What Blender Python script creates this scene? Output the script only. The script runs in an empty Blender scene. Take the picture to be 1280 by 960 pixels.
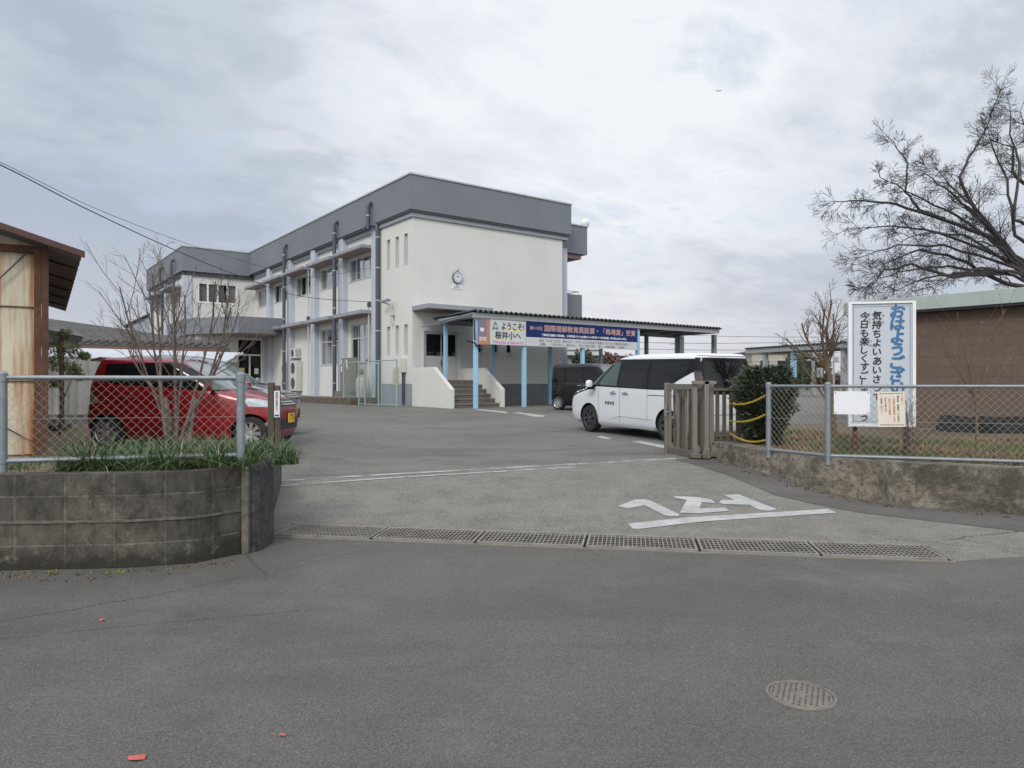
SKY_OX, SKY_OY = 3.1, 1.7
import bpy, bmesh, math, random
from mathutils import Vector, Matrix, noise
from mathutils.bvhtree import BVHTree
from math import sin, cos, pi, radians, sqrt
scene = bpy.context.scene
COL = scene.collection
F = 900.0; EYE = 1.55

# ------------------------------------------------------------------ helpers
def S(t):
    t = max(0.0, min(1.0, t)); return t*t*(3-2*t)
def g(x, y):
    ys = 7.3 + max(0.0, x-2)*.5
    z = .22*S((y-ys)/3.0) + .02*max(0, min(19, y-10))
    z += .15*S((-x-2)/2)*S((y-10)/2.5)*(1-S((y-20)/8))
    if x > 3.0:
        z *= 1 - S((x-5)/2)*(1-S((y-11)/3))
    return z
def at(u, v, Y):
    return Vector(((u-640)/F*Y, Y, EYE-(v-480)/F*Y))
def onground(u, v, gf=g, off=0.0):
    Y = EYE*F/(v-480)
    for _ in range(40):
        z = gf((u-640)/F*Y, Y)+off
        Y = .5*Y + .5*(EYE-z)*F/(v-480)
    return Vector(((u-640)/F*Y, Y, gf((u-640)/F*Y, Y)+off))

class MB:
    def __init__(s, T=None):
        s.v = []; s.f = []; s.m = []; s.T = T
    def add(s, vs, fs, mi=0):
        n = len(s.v)
        for p in vs:
            p = Vector(p)
            s.v.append(s.T(p) if s.T else p)
        for f in fs:
            s.f.append([i+n for i in f]); s.m.append(mi)
    def box(s, a, b, mi=0, M=None):
        x0,y0,z0 = a; x1,y1,z1 = b
        vs = [Vector(p) for p in ((x0,y0,z0),(x1,y0,z0),(x1,y1,z0),(x0,y1,z0),(x0,y0,z1),(x1,y0,z1),(x1,y1,z1),(x0,y1,z1))]
        if M: vs = [M@p for p in vs]
        s.add(vs, [(0,3,2,1),(4,5,6,7),(0,1,5,4),(1,2,6,5),(2,3,7,6),(3,0,4,7)], mi)
    def quad(s, a, b, c, d, mi=0): s.add([a,b,c,d], [(0,1,2,3)], mi)
    def prism(s, poly, z0, z1, mi=0):
        n = len(poly)
        vs = [(p[0],p[1],z0) for p in poly]+[(p[0],p[1],z1) for p in poly]
        s.add(vs, [tuple(range(n-1,-1,-1)), tuple(range(n,2*n))]+[(i,(i+1)%n,n+(i+1)%n,n+i) for i in range(n)], mi)
    def extr(s, poly, d, mi=0):
        poly = [Vector(p) for p in poly]; d = Vector(d); n = len(poly)
        s.add(poly+[p+d for p in poly], [tuple(range(n-1,-1,-1)), tuple(range(n,2*n))]+[(i,(i+1)%n,n+(i+1)%n,n+i) for i in range(n)], mi)
    def tube(s, pts, r, n=6, mi=0, cap=True):
        pts = [Vector(p) for p in pts]
        rs = r if isinstance(r, (list,tuple)) else [r]*len(pts)
        vs = []; fs = []
        d0 = (pts[1]-pts[0]).normalized()
        up = Vector((0,0,1)) if abs(d0.z) < .9 else Vector((1,0,0))
        a = d0.cross(up).normalized()
        for i, p in enumerate(pts):
            if i == 0: d = d0
            elif i == len(pts)-1: d = (pts[i]-pts[i-1]).normalized()
            else: d = ((pts[i+1]-p).normalized()+(p-pts[i-1]).normalized())
            if d.length < 1e-6: d = d0
            d.normalize()
            a = (a-d*a.dot(d))
            if a.length < 1e-6: a = d.orthogonal()
            a.normalize(); b = d.cross(a)
            for k in range(n):
                t = 2*pi*k/n
                vs.append(p+(a*cos(t)+b*sin(t))*rs[i])
        for i in range(len(pts)-1):
            for k in range(n):
                fs.append((i*n+k, i*n+(k+1)%n, (i+1)*n+(k+1)%n, (i+1)*n+k))
        if cap:
            fs.append(tuple(range(n-1,-1,-1))); fs.append(tuple((len(pts)-1)*n+k for k in range(n)))
        s.add(vs, fs, mi)
    def cyl(s, c, r, h, axis='z', n=24, mi=0):
        c = Vector(c); d = {'x':Vector((1,0,0)),'y':Vector((0,1,0)),'z':Vector((0,0,1))}[axis]
        s.tube([c, c+d*h], r, n, mi)
    def lathe(s, prof, c=(0,0,0), axis='z', n=32, mi=0):
        c = Vector(c); vs = []; fs = []
        for (r, h) in prof:
            for k in range(n):
                t = 2*pi*k/n; a, b = r*cos(t), r*sin(t)
                vs.append(c + (Vector((a,b,h)) if axis == 'z' else Vector((a,h,b)) if axis == 'y' else Vector((h,a,b))))
        for i in range(len(prof)-1):
            for k in range(n): fs.append((i*n+k, i*n+(k+1)%n, (i+1)*n+(k+1)%n, (i+1)*n+k))
        s.add(vs, fs, mi)
    def ball(s, c, r, n=10, mi=0, sz=1):
        s.lathe([(max(1e-4,r*sin(pi*i/n)), -r*cos(pi*i/n)*sz) for i in range(n+1)], c, 'z', n*2, mi)
    def build(s, name, mats, parent=None, smooth=False, bevel=0, fix=True):
        if not isinstance(mats, (list,tuple)): mats = [mats]
        me = bpy.data.meshes.new(name)
        me.from_pydata([tuple(v) for v in s.v], [], s.f)
        for m in mats: me.materials.append(m)
        for i, p in enumerate(me.polygons): p.material_index = s.m[i]
        if fix and len(s.f) < 60000:
            bm = bmesh.new(); bm.from_mesh(me)
            bmesh.ops.recalc_face_normals(bm, faces=bm.faces); bm.to_mesh(me); bm.free()
        if smooth:
            for p in me.polygons: p.use_smooth = True
            if smooth != 'all': me.set_sharp_from_angle(angle=radians(38))
        me.validate()
        o = bpy.data.objects.new(name, me); COL.objects.link(o)
        if parent: o.parent = parent
        if bevel:
            b = o.modifiers.new('bevel', 'BEVEL'); b.width = bevel; b.segments = 2; b.limit_method = 'ANGLE'
        return o
def tag(o, label=None, cat=None, group=None, kind=None):
    if label: o['label'] = label
    if cat: o['category'] = cat
    if group: o['group'] = group
    if kind: o['kind'] = kind
    return o
def empty(name, loc=(0,0,0), rz=0, label=None, cat=None, group=None):
    o = bpy.data.objects.new(name, None); o.empty_display_size = .2
    o.location = loc; o.rotation_euler = (0,0,rz); COL.objects.link(o)
    return tag(o, label, cat, group)
def kids(o): return [c for c in bpy.data.objects if c.parent == o]
def copy_tree(o, parent=None, swap=None):
    c = o.copy(); COL.objects.link(c); c.parent = parent
    if swap and c.type == 'MESH':
        for i, sl in enumerate(c.material_slots):
            if sl.material and sl.material.name in swap:
                new = swap[sl.material.name]; sl.link = 'OBJECT'; sl.material = new
    for ch in kids(o): copy_tree(ch, c, swap)
    return c

# ------------------------------------------------------------------ materials
MATS = {}
class NT:
    def __init__(s, m):
        s.t = m.node_tree; s.n = s.t.nodes; s.l = s.t.links
    def new(s, typ, **kw):
        n = s.n.new(typ)
        for k, v in kw.items():
            if k.startswith('i_'): n.inputs[k[2:].replace('_',' ')].default_value = v
            else: setattr(n, k, v)
        return n
    def link(s, a, b): s.l.new(a, b)
    def math(s, op, a, b=None, c=None, clamp=False):
        n = s.n.new('ShaderNodeMath'); n.operation = op; n.use_clamp = clamp
        for i, x in enumerate((a, b, c)):
            if x is None: continue
            if isinstance(x, (int,float)): n.inputs[i].default_value = x
            else: s.l.new(x, n.inputs[i])
        return n.outputs[0]
    def mix(s, f, a, b):
        n = s.n.new('ShaderNodeMix'); n.data_type = 'RGBA'
        for i, x in ((0,f),(6,a),(7,b)):
            if isinstance(x, (int,float)): n.inputs[i].default_value = x
            elif isinstance(x, (tuple,list)): n.inputs[i].default_value = (*x[:3],1)
            else: s.l.new(x, n.inputs[i])
        return n.outputs[2]
    def noise(s, vec, scale, detail=4, rough=.5, dist=0):
        n = s.n.new('ShaderNodeTexNoise'); n.inputs['Scale'].default_value = scale
        n.inputs['Detail'].default_value = detail; n.inputs['Roughness'].default_value = rough; n.inputs['Distortion'].default_value = dist
        if vec: s.l.new(vec, n.inputs['Vector'])
        return n.outputs['Fac']
    def ramp(s, f, lo, hi):   # linear step lo..hi to 0..1
        n = s.n.new('ShaderNodeMapRange'); n.inputs[1].default_value = lo; n.inputs[2].default_value = hi
        n.clamp = True; s.l.new(f, n.inputs[0]); return n.outputs[0]
    def scalev(s, vec, sc):
        n = s.n.new('ShaderNodeVectorMath'); n.operation = 'MULTIPLY'; s.l.new(vec, n.inputs[0]); n.inputs[1].default_value = sc
        return n.outputs[0]
def new_mat(name):
    m = bpy.data.materials.new(name); m.use_nodes = True
    m.node_tree.nodes.clear(); t = NT(m)
    o = t.new('ShaderNodeOutputMaterial'); b = t.new('ShaderNodeBsdfPrincipled')
    t.link(b.outputs[0], o.inputs[0])
    MATS[name] = m
    return m, t, b, o
def basic(name, col, rough=.6, var=.12, sc=3.0, metal=0.0, bump=0.0, bsc=60, streak=0.0, dirt=None, dirtamt=0.0, coat=0.0, spec=.5, fine=0.0):
    m, t, b, o = new_mat(name)
    geo = t.new('ShaderNodeNewGeometry'); P = geo.outputs['Position']
    n1 = t.noise(P, sc, 5, .6)
    c = t.mix(t.ramp(n1, .3, .7), [x*(1-var) for x in col], [min(1,x*(1+var)) for x in col])
    if streak:
        n2 = t.noise(t.scalev(P, (9,9,.7)), 1.0, 4, .6)
        c = t.mix(t.math('MULTIPLY', t.ramp(n2, .5, .75), streak), c, dirt or [x*.45 for x in col])
    if dirtamt:
        n3 = t.noise(P, sc*2.3, 6, .7)
        c = t.mix(t.math('MULTIPLY', t.ramp(n3, .5, .7), dirtamt), c, dirt or [x*.4 for x in col])
    if fine:
        n4 = t.noise(P, 220, 2, .5)
        c = t.mix(t.math('MULTIPLY', t.ramp(n4, .45, .7), fine), c, [x*.4 for x in col])
    t.link(c, b.inputs['Base Color'])
    b.inputs['Roughness'].default_value = rough; b.inputs['Metallic'].default_value = metal
    b.inputs['Coat Weight'].default_value = coat; b.inputs['Coat Roughness'].default_value = .04
    b.inputs['Specular IOR Level'].default_value = spec
    if bump:
        bn = t.new('ShaderNodeBump'); bn.inputs['Strength'].default_value = bump; bn.inputs['Distance'].default_value = .01
        t.link(t.noise(P, bsc, 4, .6), bn.inputs['Height']); t.link(bn.outputs[0], b.inputs['Normal'])
    return m

cream = basic('cream_render', (.575,.582,.563), .85, .04, .7, bump=.08, bsc=25, streak=.12, dirt=(.36,.36,.32))
pale_blue_wall = basic('pale_blue_paint', (.42,.455,.53), .8, .05, 1.0, bump=.15, bsc=40, streak=.12)
grey_paint = basic('slate_grey_paint', (.158,.174,.202), .75, .07, .5, bump=.1, bsc=40, streak=.18, dirt=(.12,.13,.145))
grey_light = basic('mid_grey_paint', (.26,.28,.32), .75, .06, 1.0)
grey_trim = basic('dark_trim', (.05,.055,.065), .5, .1, 2)
silver_cap = basic('silver_coping', (.42,.43,.45), .45, .05, 2, metal=.3)
soffit = basic('brown_soffit', (.30,.225,.20), .85, .1, 2)
base_concrete = basic('plinth_concrete', (.19,.19,.20), .9, .12, 1.5, bump=.3, bsc=30, streak=.35, dirt=(.17,.11,.07))
alu = basic('window_aluminium', (.50,.52,.54), .45, .04, 3, metal=.25)
white_alu = basic('white_window_frame', (.68,.70,.72), .5, .03, 3)
pvc = basic('grey_pvc_pipe', (.06,.07,.09), .45, .05, 3)
white_plastic = basic('ivory_plastic', (.52,.52,.47), .6, .08, 4, streak=.15)
curtain_m = basic('curtain_cloth', (.30,.30,.29), .9, .15, 6)
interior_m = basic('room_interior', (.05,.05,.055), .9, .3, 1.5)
stair_stone = basic('grey_stone_step', (.125,.115,.105), .85, .35, 14, bump=.4, bsc=50)
skyblue = basic('sky_blue_post_paint', (.28,.50,.68), .6, .07, 4, streak=.25, dirt=(.30,.33,.34))
galv = basic('galvanised_steel', (.21,.24,.27), .5, .12, 9, metal=.35, dirtamt=.35, dirt=(.22,.23,.24))
galv_wire = basic('chain_link_wire', (.30,.29,.26), .5, .15, 12, metal=.3)
beam_grey = basic('grey_steel_beam', (.30,.32,.33), .6, .07, 3, streak=.2)
corr_grey = basic('weathered_corrugated_sheet', (.20,.21,.21), .7, .15, 3, dirtamt=.3)
corr_dark = basic('dark_roof_sheet', (.035,.04,.045), .6, .2, 4)
rust = basic('rusty_steel', (.082,.038,.022), .85, .35, 7, bump=.3, bsc=80, dirtamt=.5, dirt=(.05,.025,.02))
bronze = basic('taupe_gate_aluminium', (.185,.170,.148), .5, .08, 5, metal=.3, streak=.3, dirt=(.12,.11,.09))
bronze_dark = basic('dark_bronze_post', (.085,.07,.055), .5, .15, 5, metal=.3, streak=.3)
yellow = basic('yellow_plastic_chain', (.50,.36,.035), .5, .12, 30)
white_board = basic('white_sign_board', (.44,.48,.54), .5, .03, 3, streak=.08)
paper_white = basic('laminated_paper', (.66,.68,.72), .35, .03, 5)
paper_cream = basic('cream_notice_board', (.62,.57,.50), .6, .06, 8, streak=.1)
blue_ink = basic('blue_lettering', (.035,.14,.30), .6, .15, 10)
black_ink = basic('black_lettering', (.012,.014,.02), .6, .1, 10)
red_ink = basic('red_lettering', (.5,.09,.07), .6, .1, 10)
pink_ink = basic('magenta_lettering', (.62,.10,.48), .6, .1, 10)
yellow_ink = basic('yellow_highlight', (.75,.70,.15), .6, .1, 10)
banner_blue = basic('royal_blue_banner', (.012,.028,.125), .85, .12, 1.5, spec=.2)
banner_white = basic('banner_white', (.52,.54,.56), .6, .05, 2)
banner_ink = basic('faded_salmon_lettering', (.42,.26,.24), .6, .1, 10)
banner_light = basic('white_lettering', (.66,.68,.72), .6, .05, 10)
green_ink = basic('green_print', (.03,.22,.10), .6, .1, 10)
orange_print = basic('orange_print', (.42,.20,.11), .6, .15, 10)
mauve_print = basic('grey_mauve_print', (.20,.18,.24), .6, .1, 10)
tyre = basic('tyre_rubber', (.018,.018,.019), .85, .2, 12, dirtamt=.2, dirt=(.06,.055,.05))
rim_m = basic('alloy_rim', (.42,.43,.45), .3, .05, 8, metal=.7)
rim_dark = basic('dark_alloy_rim', (.09,.09,.10), .35, .1, 8, metal=.6)
chrome = basic('chrome_trim', (.65,.66,.68), .12, .03, 5, metal=1.0)
black_trim = basic('black_plastic_trim', (.018,.018,.02), .5, .1, 6)
carblack = basic('gloss_black_panel', (.005,.005,.006), .15, .05, 3, spec=.25)
arch_dark = basic('wheel_arch_liner', (.01,.01,.011), .9, .1, 6)
white_car = basic('white_car_paint', (.62,.65,.69), .28, .015, 1, coat=.6)
red_car = basic('metallic_red_paint', (.21,.003,.010), .3, .06, 30, metal=.15, coat=.5)
grey_car = basic('silver_car_paint', (.17,.18,.19), .25, .06, 20, metal=.4, coat=.8)
black_car = basic('black_car_paint', (.006,.007,.009), .25, .05, 20, coat=.35)
lamp_glass = basic('headlight_lens', (.34,.36,.38), .08, .1, 25, metal=.5, coat=.8)
tail_glass = basic('tail_lens', (.25,.22,.22), .12, .25, 20, coat=.8)
tail_red = basic('red_tail_lens', (.16,.01,.015), .12, .1, 20, coat=.8)
tail_smoke = basic('smoked_tail_lens', (.03,.012,.015), .12, .15, 20, coat=.8)
plate_yellow = basic('yellow_number_plate', (.70,.46,.02), .45, .03, 9)
plate_white = basic('white_number_plate', (.65,.66,.65), .45, .03, 9)
steel_galv_grate = basic('grating_steel', (.22,.205,.185), .6, .2, 4, metal=.1, dirtamt=.75, dirt=(.12,.075,.05))
channel_shade_m = basic('drain_channel', (.014,.013,.012), .95, .3, 5)  # black tone paints the shade down in the drain
cast_iron = basic('cast_iron_cover', (.155,.14,.12), .7, .2, 25, metal=.2, dirtamt=.3, dirt=(.28,.14,.08))
concrete_lip = basic('pale_concrete_lip', (.17,.16,.14), .9, .15, 5, bump=.3, dirtamt=.4, dirt=(.14,.13,.12), fine=.3)
bark_grey = basic('grey_bark', (.17,.14,.115), .9, .25, 12, bump=.5, bsc=60)
bark_red = basic('reddish_twig_bark', (.115,.088,.076), .9, .25, 12)
bark_dark = basic('dark_cherry_bark', (.040,.034,.033), .9, .25, 6)
bark_brown = basic('brown_sapling_bark', (.12,.085,.06), .9, .25, 10)
leaf_grass = basic('liriope_leaf', (.060,.105,.030), .5, .35, 18)
leaf_grass_pale = basic('dry_leaf_blade', (.30,.26,.14), .7, .3, 10)
conifer_m = basic('yew_needles', (.030,.045,.028), .6, .4, 9)
conifer_tip = basic('yew_needle_tips', (.085,.10,.050), .6, .3, 9)
hedge_green = basic('hedge_green', (.05,.065,.03), .7, .4, 3)
hedge_red = basic('hedge_red_brown', (.12,.06,.045), .7, .4, 3)
box_leaf = basic('small_tree_leaf', (.12,.14,.05), .6, .4, 10)
dry_grass = basic('dry_grass', (.22,.155,.085), .9, .35, 7)
green_grass = basic('winter_weed_green', (.075,.115,.04), .8, .35, 7)
fallen_leaf = basic('fallen_leaf_brown', (.13,.085,.055), .9, .35, 20)
mint = basic('mint_green_fascia', (.33,.385,.365), .7, .06, 1.5, streak=.18)
tile_roof = basic('grey_roof_tile', (.062,.058,.055), .8, .35, 5, dirtamt=.4, dirt=(.05,.05,.05))
brown_fascia = basic('brown_wood_fascia', (.17,.085,.06), .85, .2, 5, dirtamt=.3)
white_sheet = basic('pale_corrugated_sheet', (.50,.50,.48), .6, .06, 2, streak=.25, dirt=(.3,.27,.22))
white_roof = basic('white_metal_roof', (.44,.46,.50), .4, .05, 2)
dark_wall = basic('old_plaster_wall', (.20,.19,.16), .9, .15, 2, streak=.3)
house_wall = basic('beige_house_wall', (.38,.35,.30), .9, .06, 1)
house_dark = basic('dark_house_roof', (.07,.07,.075), .8, .15, 1)
red_scrap = basic('red_scrap', (.42,.09,.075), .7, .1, 30)
cabinet_m = basic('taupe_board', (.18,.165,.145), .8, .08, 2, streak=.2)
green_frame = basic('pale_green_steel', (.24,.34,.32), .6, .08, 4, streak=.15)
gas_m = basic('gas_cylinder_grey', (.36,.38,.37), .5, .08, 5)
gold_m = basic('brass_box', (.30,.22,.10), .5, .1, 6)
plane_m = basic('aeroplane_skin', (.16,.17,.19), .4, .03, 1)
cable_m = basic('black_cable', (.03,.03,.035), .6, .1, 3)
grate_gap = basic('manhole_pits', (.012,.011,.010), .95, .2, 20)
clock_face = basic('clock_face', (.55,.60,.65), .3, .02, 5)
dish_m = basic('white_dish', (.62,.63,.64), .5, .04, 3)
paint_m_col = (.52,.53,.54)

def mk_glass(name, tint=(.02,.024,.028), trans=.0, spec=.3):
    m, t, b, o = new_mat(name)
    b.inputs['Base Color'].default_value = (*tint,1); b.inputs['Roughness'].default_value = .03
    b.inputs['Specular IOR Level'].default_value = spec
    geo = t.new('ShaderNodeNewGeometry')
    n = t.noise(geo.outputs['Position'], 2.5, 2, .5)
    bn = t.new('ShaderNodeBump'); bn.inputs['Strength'].default_value = .05; bn.inputs['Distance'].default_value = .02
    t.link(n, bn.inputs['Height']); t.link(bn.outputs[0], b.inputs['Normal'])
    if trans:
        tr = t.new('ShaderNodeBsdfTransparent'); tr.inputs[0].default_value = (.75,.78,.78,1)
        gl = t.new('ShaderNodeBsdfGlossy'); gl.inputs['Roughness'].default_value = .02; gl.inputs[0].default_value = (.9,.95,1,1)
        fr = t.new('ShaderNodeFresnel'); fr.inputs[0].default_value = 1.5
        mx = t.new('ShaderNodeMixShader')
        t.link(t.math('MULTIPLY_ADD', fr.outputs[0], .45, .015, clamp=True), mx.inputs[0]); t.link(tr.outputs[0], mx.inputs[1]); t.link(gl.outputs[0], mx.inputs[2])
        t.link(mx.outputs[0], o.inputs[0])
    return m
pane_m = mk_glass('window_glass', trans=.8)
carglass = mk_glass('tinted_car_glass', (.008,.009,.010))
carglass_clear = mk_glass('green_car_glass', (.045,.075,.066), spec=.6)
windshield_m = mk_glass('windshield_glass', (.12,.15,.155), spec=1.0)

def asphalt(name, c1, c2, speck=.5, patch=None, lines=None, big=.35):
    """aggregate-speckled asphalt: c1/c2 tones, speck of pale stones"""
    m, t, b, o = new_mat(name)
    geo = t.new('ShaderNodeNewGeometry'); P = geo.outputs['Position']
    n1 = t.noise(P, .35, 5, .6, .6); n2 = t.noise(P, 2.2, 5, .65)
    c = t.mix(t.ramp(t.math('ADD', t.math('MULTIPLY', n1, .7), t.math('MULTIPLY', n2, .3)), .36, .64), c1, c2)
    vor = t.new('ShaderNodeTexVoronoi'); vor.inputs['Scale'].default_value = 230; t.link(P, vor.inputs['Vector'])
    sep = t.new('ShaderNodeSeparateColor'); t.link(vor.outputs['Color'], sep.inputs[0])
    st = sep.outputs[0]
    c = t.mix(t.math('MULTIPLY', t.ramp(st, .55, 1.0), speck), c, [min(1,x*2.6) for x in c2])
    c = t.mix(t.math('MULTIPLY', t.ramp(st, .4, .0), speck*1.1), c, [x*.35 for x in c1])
    n3 = t.noise(P, 70, 4, .8)
    c = t.mix(t.math('MULTIPLY', t.ramp(n3, .5, .7), .45), c, [x*.55 for x in c1])
    sx = t.new('ShaderNodeSeparateXYZ'); t.link(P, sx.inputs[0])
    X, Y = sx.outputs[0], sx.outputs[1]
    # tyre polish, oil spots and faint patching
    n6 = t.noise(t.scalev(P, (.22,.9,1)), 1.0, 5, .6, .8); c = t.mix(t.math('MULTIPLY', t.ramp(n6, .48, .68), .38), c, [x*.55 for x in c1])
    n7 = t.noise(P, 1.1, 3, .4); c = t.mix(t.math('MULTIPLY', t.ramp(n7, .66, .73), .45), c, [x*.45 for x in c1])
    n8 = t.noise(P, .55, 6, .75); c = t.mix(t.math('MULTIPLY', t.ramp(n8, .54, .70), .28), c, [min(1,x*1.55) for x in c2])
    if patch: c = patch(t, c, X, Y, P, n2)
    if lines:
        wob = t.math('MULTIPLY', t.math('SUBTRACT', t.noise(P, 1.6, 5, .7), .5), .22)
        for (x0,y0,x1,y1,wd,amt) in lines:
            L = sqrt((x1-x0)**2+(y1-y0)**2); nx, ny = -(y1-y0)/L, (x1-x0)/L; tx, ty = (x1-x0)/L, (y1-y0)/L
            d = t.math('ADD', t.math('MULTIPLY', X, nx), t.math('MULTIPLY', Y, ny)); d = t.math('SUBTRACT', d, nx*x0+ny*y0)
            d = t.math('ABSOLUTE', t.math('ADD', d, wob))
            al = t.math('SUBTRACT', t.math('ADD', t.math('MULTIPLY', X, tx), t.math('MULTIPLY', Y, ty)), tx*x0+ty*y0)
            inside = t.math('MULTIPLY', t.ramp(al, 0, .3), t.ramp(al, L, L-.3))
            mk = t.math('MULTIPLY', t.math('MULTIPLY', t.ramp(d, wd*1.6, wd*.4), inside), amt)
            c = t.mix(mk, c, [x*.18 for x in c1])
    t.link(c, b.inputs['Base Color']); b.inputs['Roughness'].default_value = .88; b.inputs['Specular IOR Level'].default_value = .35
    bn = t.new('ShaderNodeBump'); bn.inputs['Strength'].default_value = .35; bn.inputs['Distance'].default_value = .006
    t.link(t.math('ADD', vor.outputs['Distance'], n3), bn.inputs['Height']); t.link(bn.outputs[0], b.inputs['Normal'])
    return m
road_m = asphalt('road_asphalt', (.070,.067,.061), (.108,.103,.094), .38,
    lines=[(-4.6,3.55,-2.0,5.85,.006,.8),(-2.0,5.85,-1.2,6.9,.006,.6),(-3.6,4.2,-1.2,5.0,.01,.35),(-2.6,6.9,-1.9,5.6,.012,.35)])
def yard_patch(t, c, X, Y, P, n2):
    # apron between the drain and the gate line is paler and warmer than the yard behind the gate
    wob = t.math('MULTIPLY', t.math('SUBTRACT', n2, .5), .25)
    d = t.math('ADD', t.math('SUBTRACT', Y, t.math('MULTIPLY', X, .40)), wob)     # gate line: Y = .40X + 11.25
    ap = t.ramp(d, 11.38, 11.22)
    pale = t.mix(t.ramp(n2, .35, .65), (.112,.107,.096), (.18,.172,.153))
    vor = t.new('ShaderNodeTexVoronoi'); vor.inputs['Scale'].default_value = 130; t.link(P, vor.inputs['Vector'])
    sep = t.new('ShaderNodeSeparateColor'); t.link(vor.outputs['Color'], sep.inputs[0])
    pale = t.mix(t.math('MULTIPLY', t.ramp(sep.outputs[1], .6, .0), .8), pale, (.07,.068,.06))
    pale = t.mix(t.math('MULTIPLY', t.ramp(sep.outputs[0], .6, 1.0), .5), pale, (.42,.40,.34))
    c = t.mix(ap, c, pale)
    # worn pale smears across the yard
    n5 = t.noise(t.scalev(P, (.25,1.1,1)), 1.0, 6, .7)
    return t.mix(t.math('MULTIPLY', t.ramp(n5, .52, .72), .35), c, (.24,.235,.21))
yard_m = asphalt('yard_asphalt', (.086,.082,.074), (.136,.131,.119), .62, patch=yard_patch,
    lines=[(4.2,7.1,5.6,7.7,.012,.7),(3.6,7.3,4.6,6.75,.010,.7),(4.3,7.5,4.9,6.5,.008,.6)])
verge_m = asphalt('footpath_asphalt', (.066,.062,.058), (.10,.095,.088), .35)
soil_m = asphalt('bare_soil', (.13,.10,.07), (.22,.165,.11), .3)
soil2_m = asphalt('leafy_soil', (.07,.052,.036), (.125,.09,.06), .4)

def paint(name, wear):
    m, t, b, o = new_mat(name)
    geo = t.new('ShaderNodeNewGeometry'); P = geo.outputs['Position']
    c = t.mix(t.ramp(t.noise(P, 5, 5, .7), .35, .7), (.29,.29,.285), (.43,.43,.42))
    c = t.mix(t.math('MULTIPLY', t.ramp(t.noise(P, 130, 3, .7), .5, .68), .35), c, (.20,.195,.18))
    t.link(c, b.inputs['Base Color']); b.inputs['Roughness'].default_value = .8
    if wear:
        tr = t.new('ShaderNodeBsdfTransparent'); mx = t.new('ShaderNodeMixShader')
        k = t.ramp(t.math('ADD', t.math('MULTIPLY', t.noise(P, 60, 4, .8), .5), t.math('MULTIPLY', t.noise(P, 3, 3, .6), .5)), .5+.2*(1-wear)-.08, .5+.2*(1-wear)+.02)
        t.link(k, mx.inputs[0]); t.link(b.outputs[0], mx.inputs[1]); t.link(tr.outputs[0], mx.inputs[2]); t.link(mx.outputs[0], o.inputs[0])
    return m
paint_m = paint('road_marking_paint', .15)
paint_worn = paint('worn_line_paint', .75)

def blockwall(name, c1, c2, bw, bh, axis_mix, mortar=(.2,.19,.17), stain=(.03,.028,.025), stain_amt=.8, msize=.012, zoff=0.0):
    m, t, b, o = new_mat(name)
    tc = t.new('ShaderNodeUVMap'); tc.uv_map = 'UVMap'
    geo = t.new('ShaderNodeNewGeometry'); P = geo.outputs['Position']
    br = t.new('ShaderNodeTexBrick'); t.link(tc.outputs[0], br.inputs['Vector'])
    br.offset = 0.0 if axis_mix == 0 else .5; br.inputs['Scale'].default_value = 1.0
    br.inputs['Brick Width'].default_value = bw; br.inputs['Row Height'].default_value = bh
    br.inputs['Mortar Size'].default_value = msize; br.inputs['Mortar Smooth'].default_value = .3
    br.inputs['Color1'].default_value = (*c1,1); br.inputs['Color2'].default_value = (*c2,1); br.inputs['Mortar'].default_value = (*mortar,1)
    c = br.outputs['Color']
    n = t.noise(t.scalev(P, (2.2,2.2,1.6)), 1.7, 8, .8)
    c = t.mix(t.math('MULTIPLY', t.ramp(n, .42, .62), stain_amt), c, stain)
    nf = t.noise(P, 60, 4, .8)
    c = t.mix(t.math('MULTIPLY', t.ramp(nf, .45, .75), .45), c, [x*.4 for x in c1])
    if axis_mix == 0:   # damp moss band with a ragged upper edge along the foot
        sz = t.new('ShaderNodeSeparateXYZ'); t.link(P, sz.inputs[0])
        kk = t.ramp(t.math('SUBTRACT', t.math('ADD', t.noise(P, 3.2, 6, .8), .22), t.math('MULTIPLY', sz.outputs[2], 1.7)), .38, .60)
        c = t.mix(t.math('MULTIPLY', kk, .85), c, (.016,.014,.010))
    npale = t.noise(P, 6, 6, .8)
    c = t.mix(t.math('MULTIPLY', t.ramp(npale, .58, .72), .35), c, (.32,.30,.27))
    t.link(c, b.inputs['Base Color']); b.inputs['Roughness'].default_value = .95
    bn = t.new('ShaderNodeBump'); bn.inputs['Strength'].default_value = .6; bn.inputs['Distance'].default_value = .012
    h = t.math('SUBTRACT', t.math('MULTIPLY', nf, .5), br.outputs['Fac'])
    t.link(h, bn.inputs['Height']); t.link(bn.outputs[0], b.inputs['Normal'])
    return m
block_m = blockwall('old_concrete_block', (.070,.065,.056), (.125,.115,.098), .395, .205, 0, mortar=(.16,.148,.128), stain=(.020,.018,.015), stain_amt=.93, msize=.009)
brownblock_m = blockwall('brown_wall_panel', (.150,.108,.086), (.138,.099,.079), 1.75, .245, 1, mortar=(.115,.083,.066), stain=(.095,.068,.055), stain_amt=.5, msize=.008)

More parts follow.
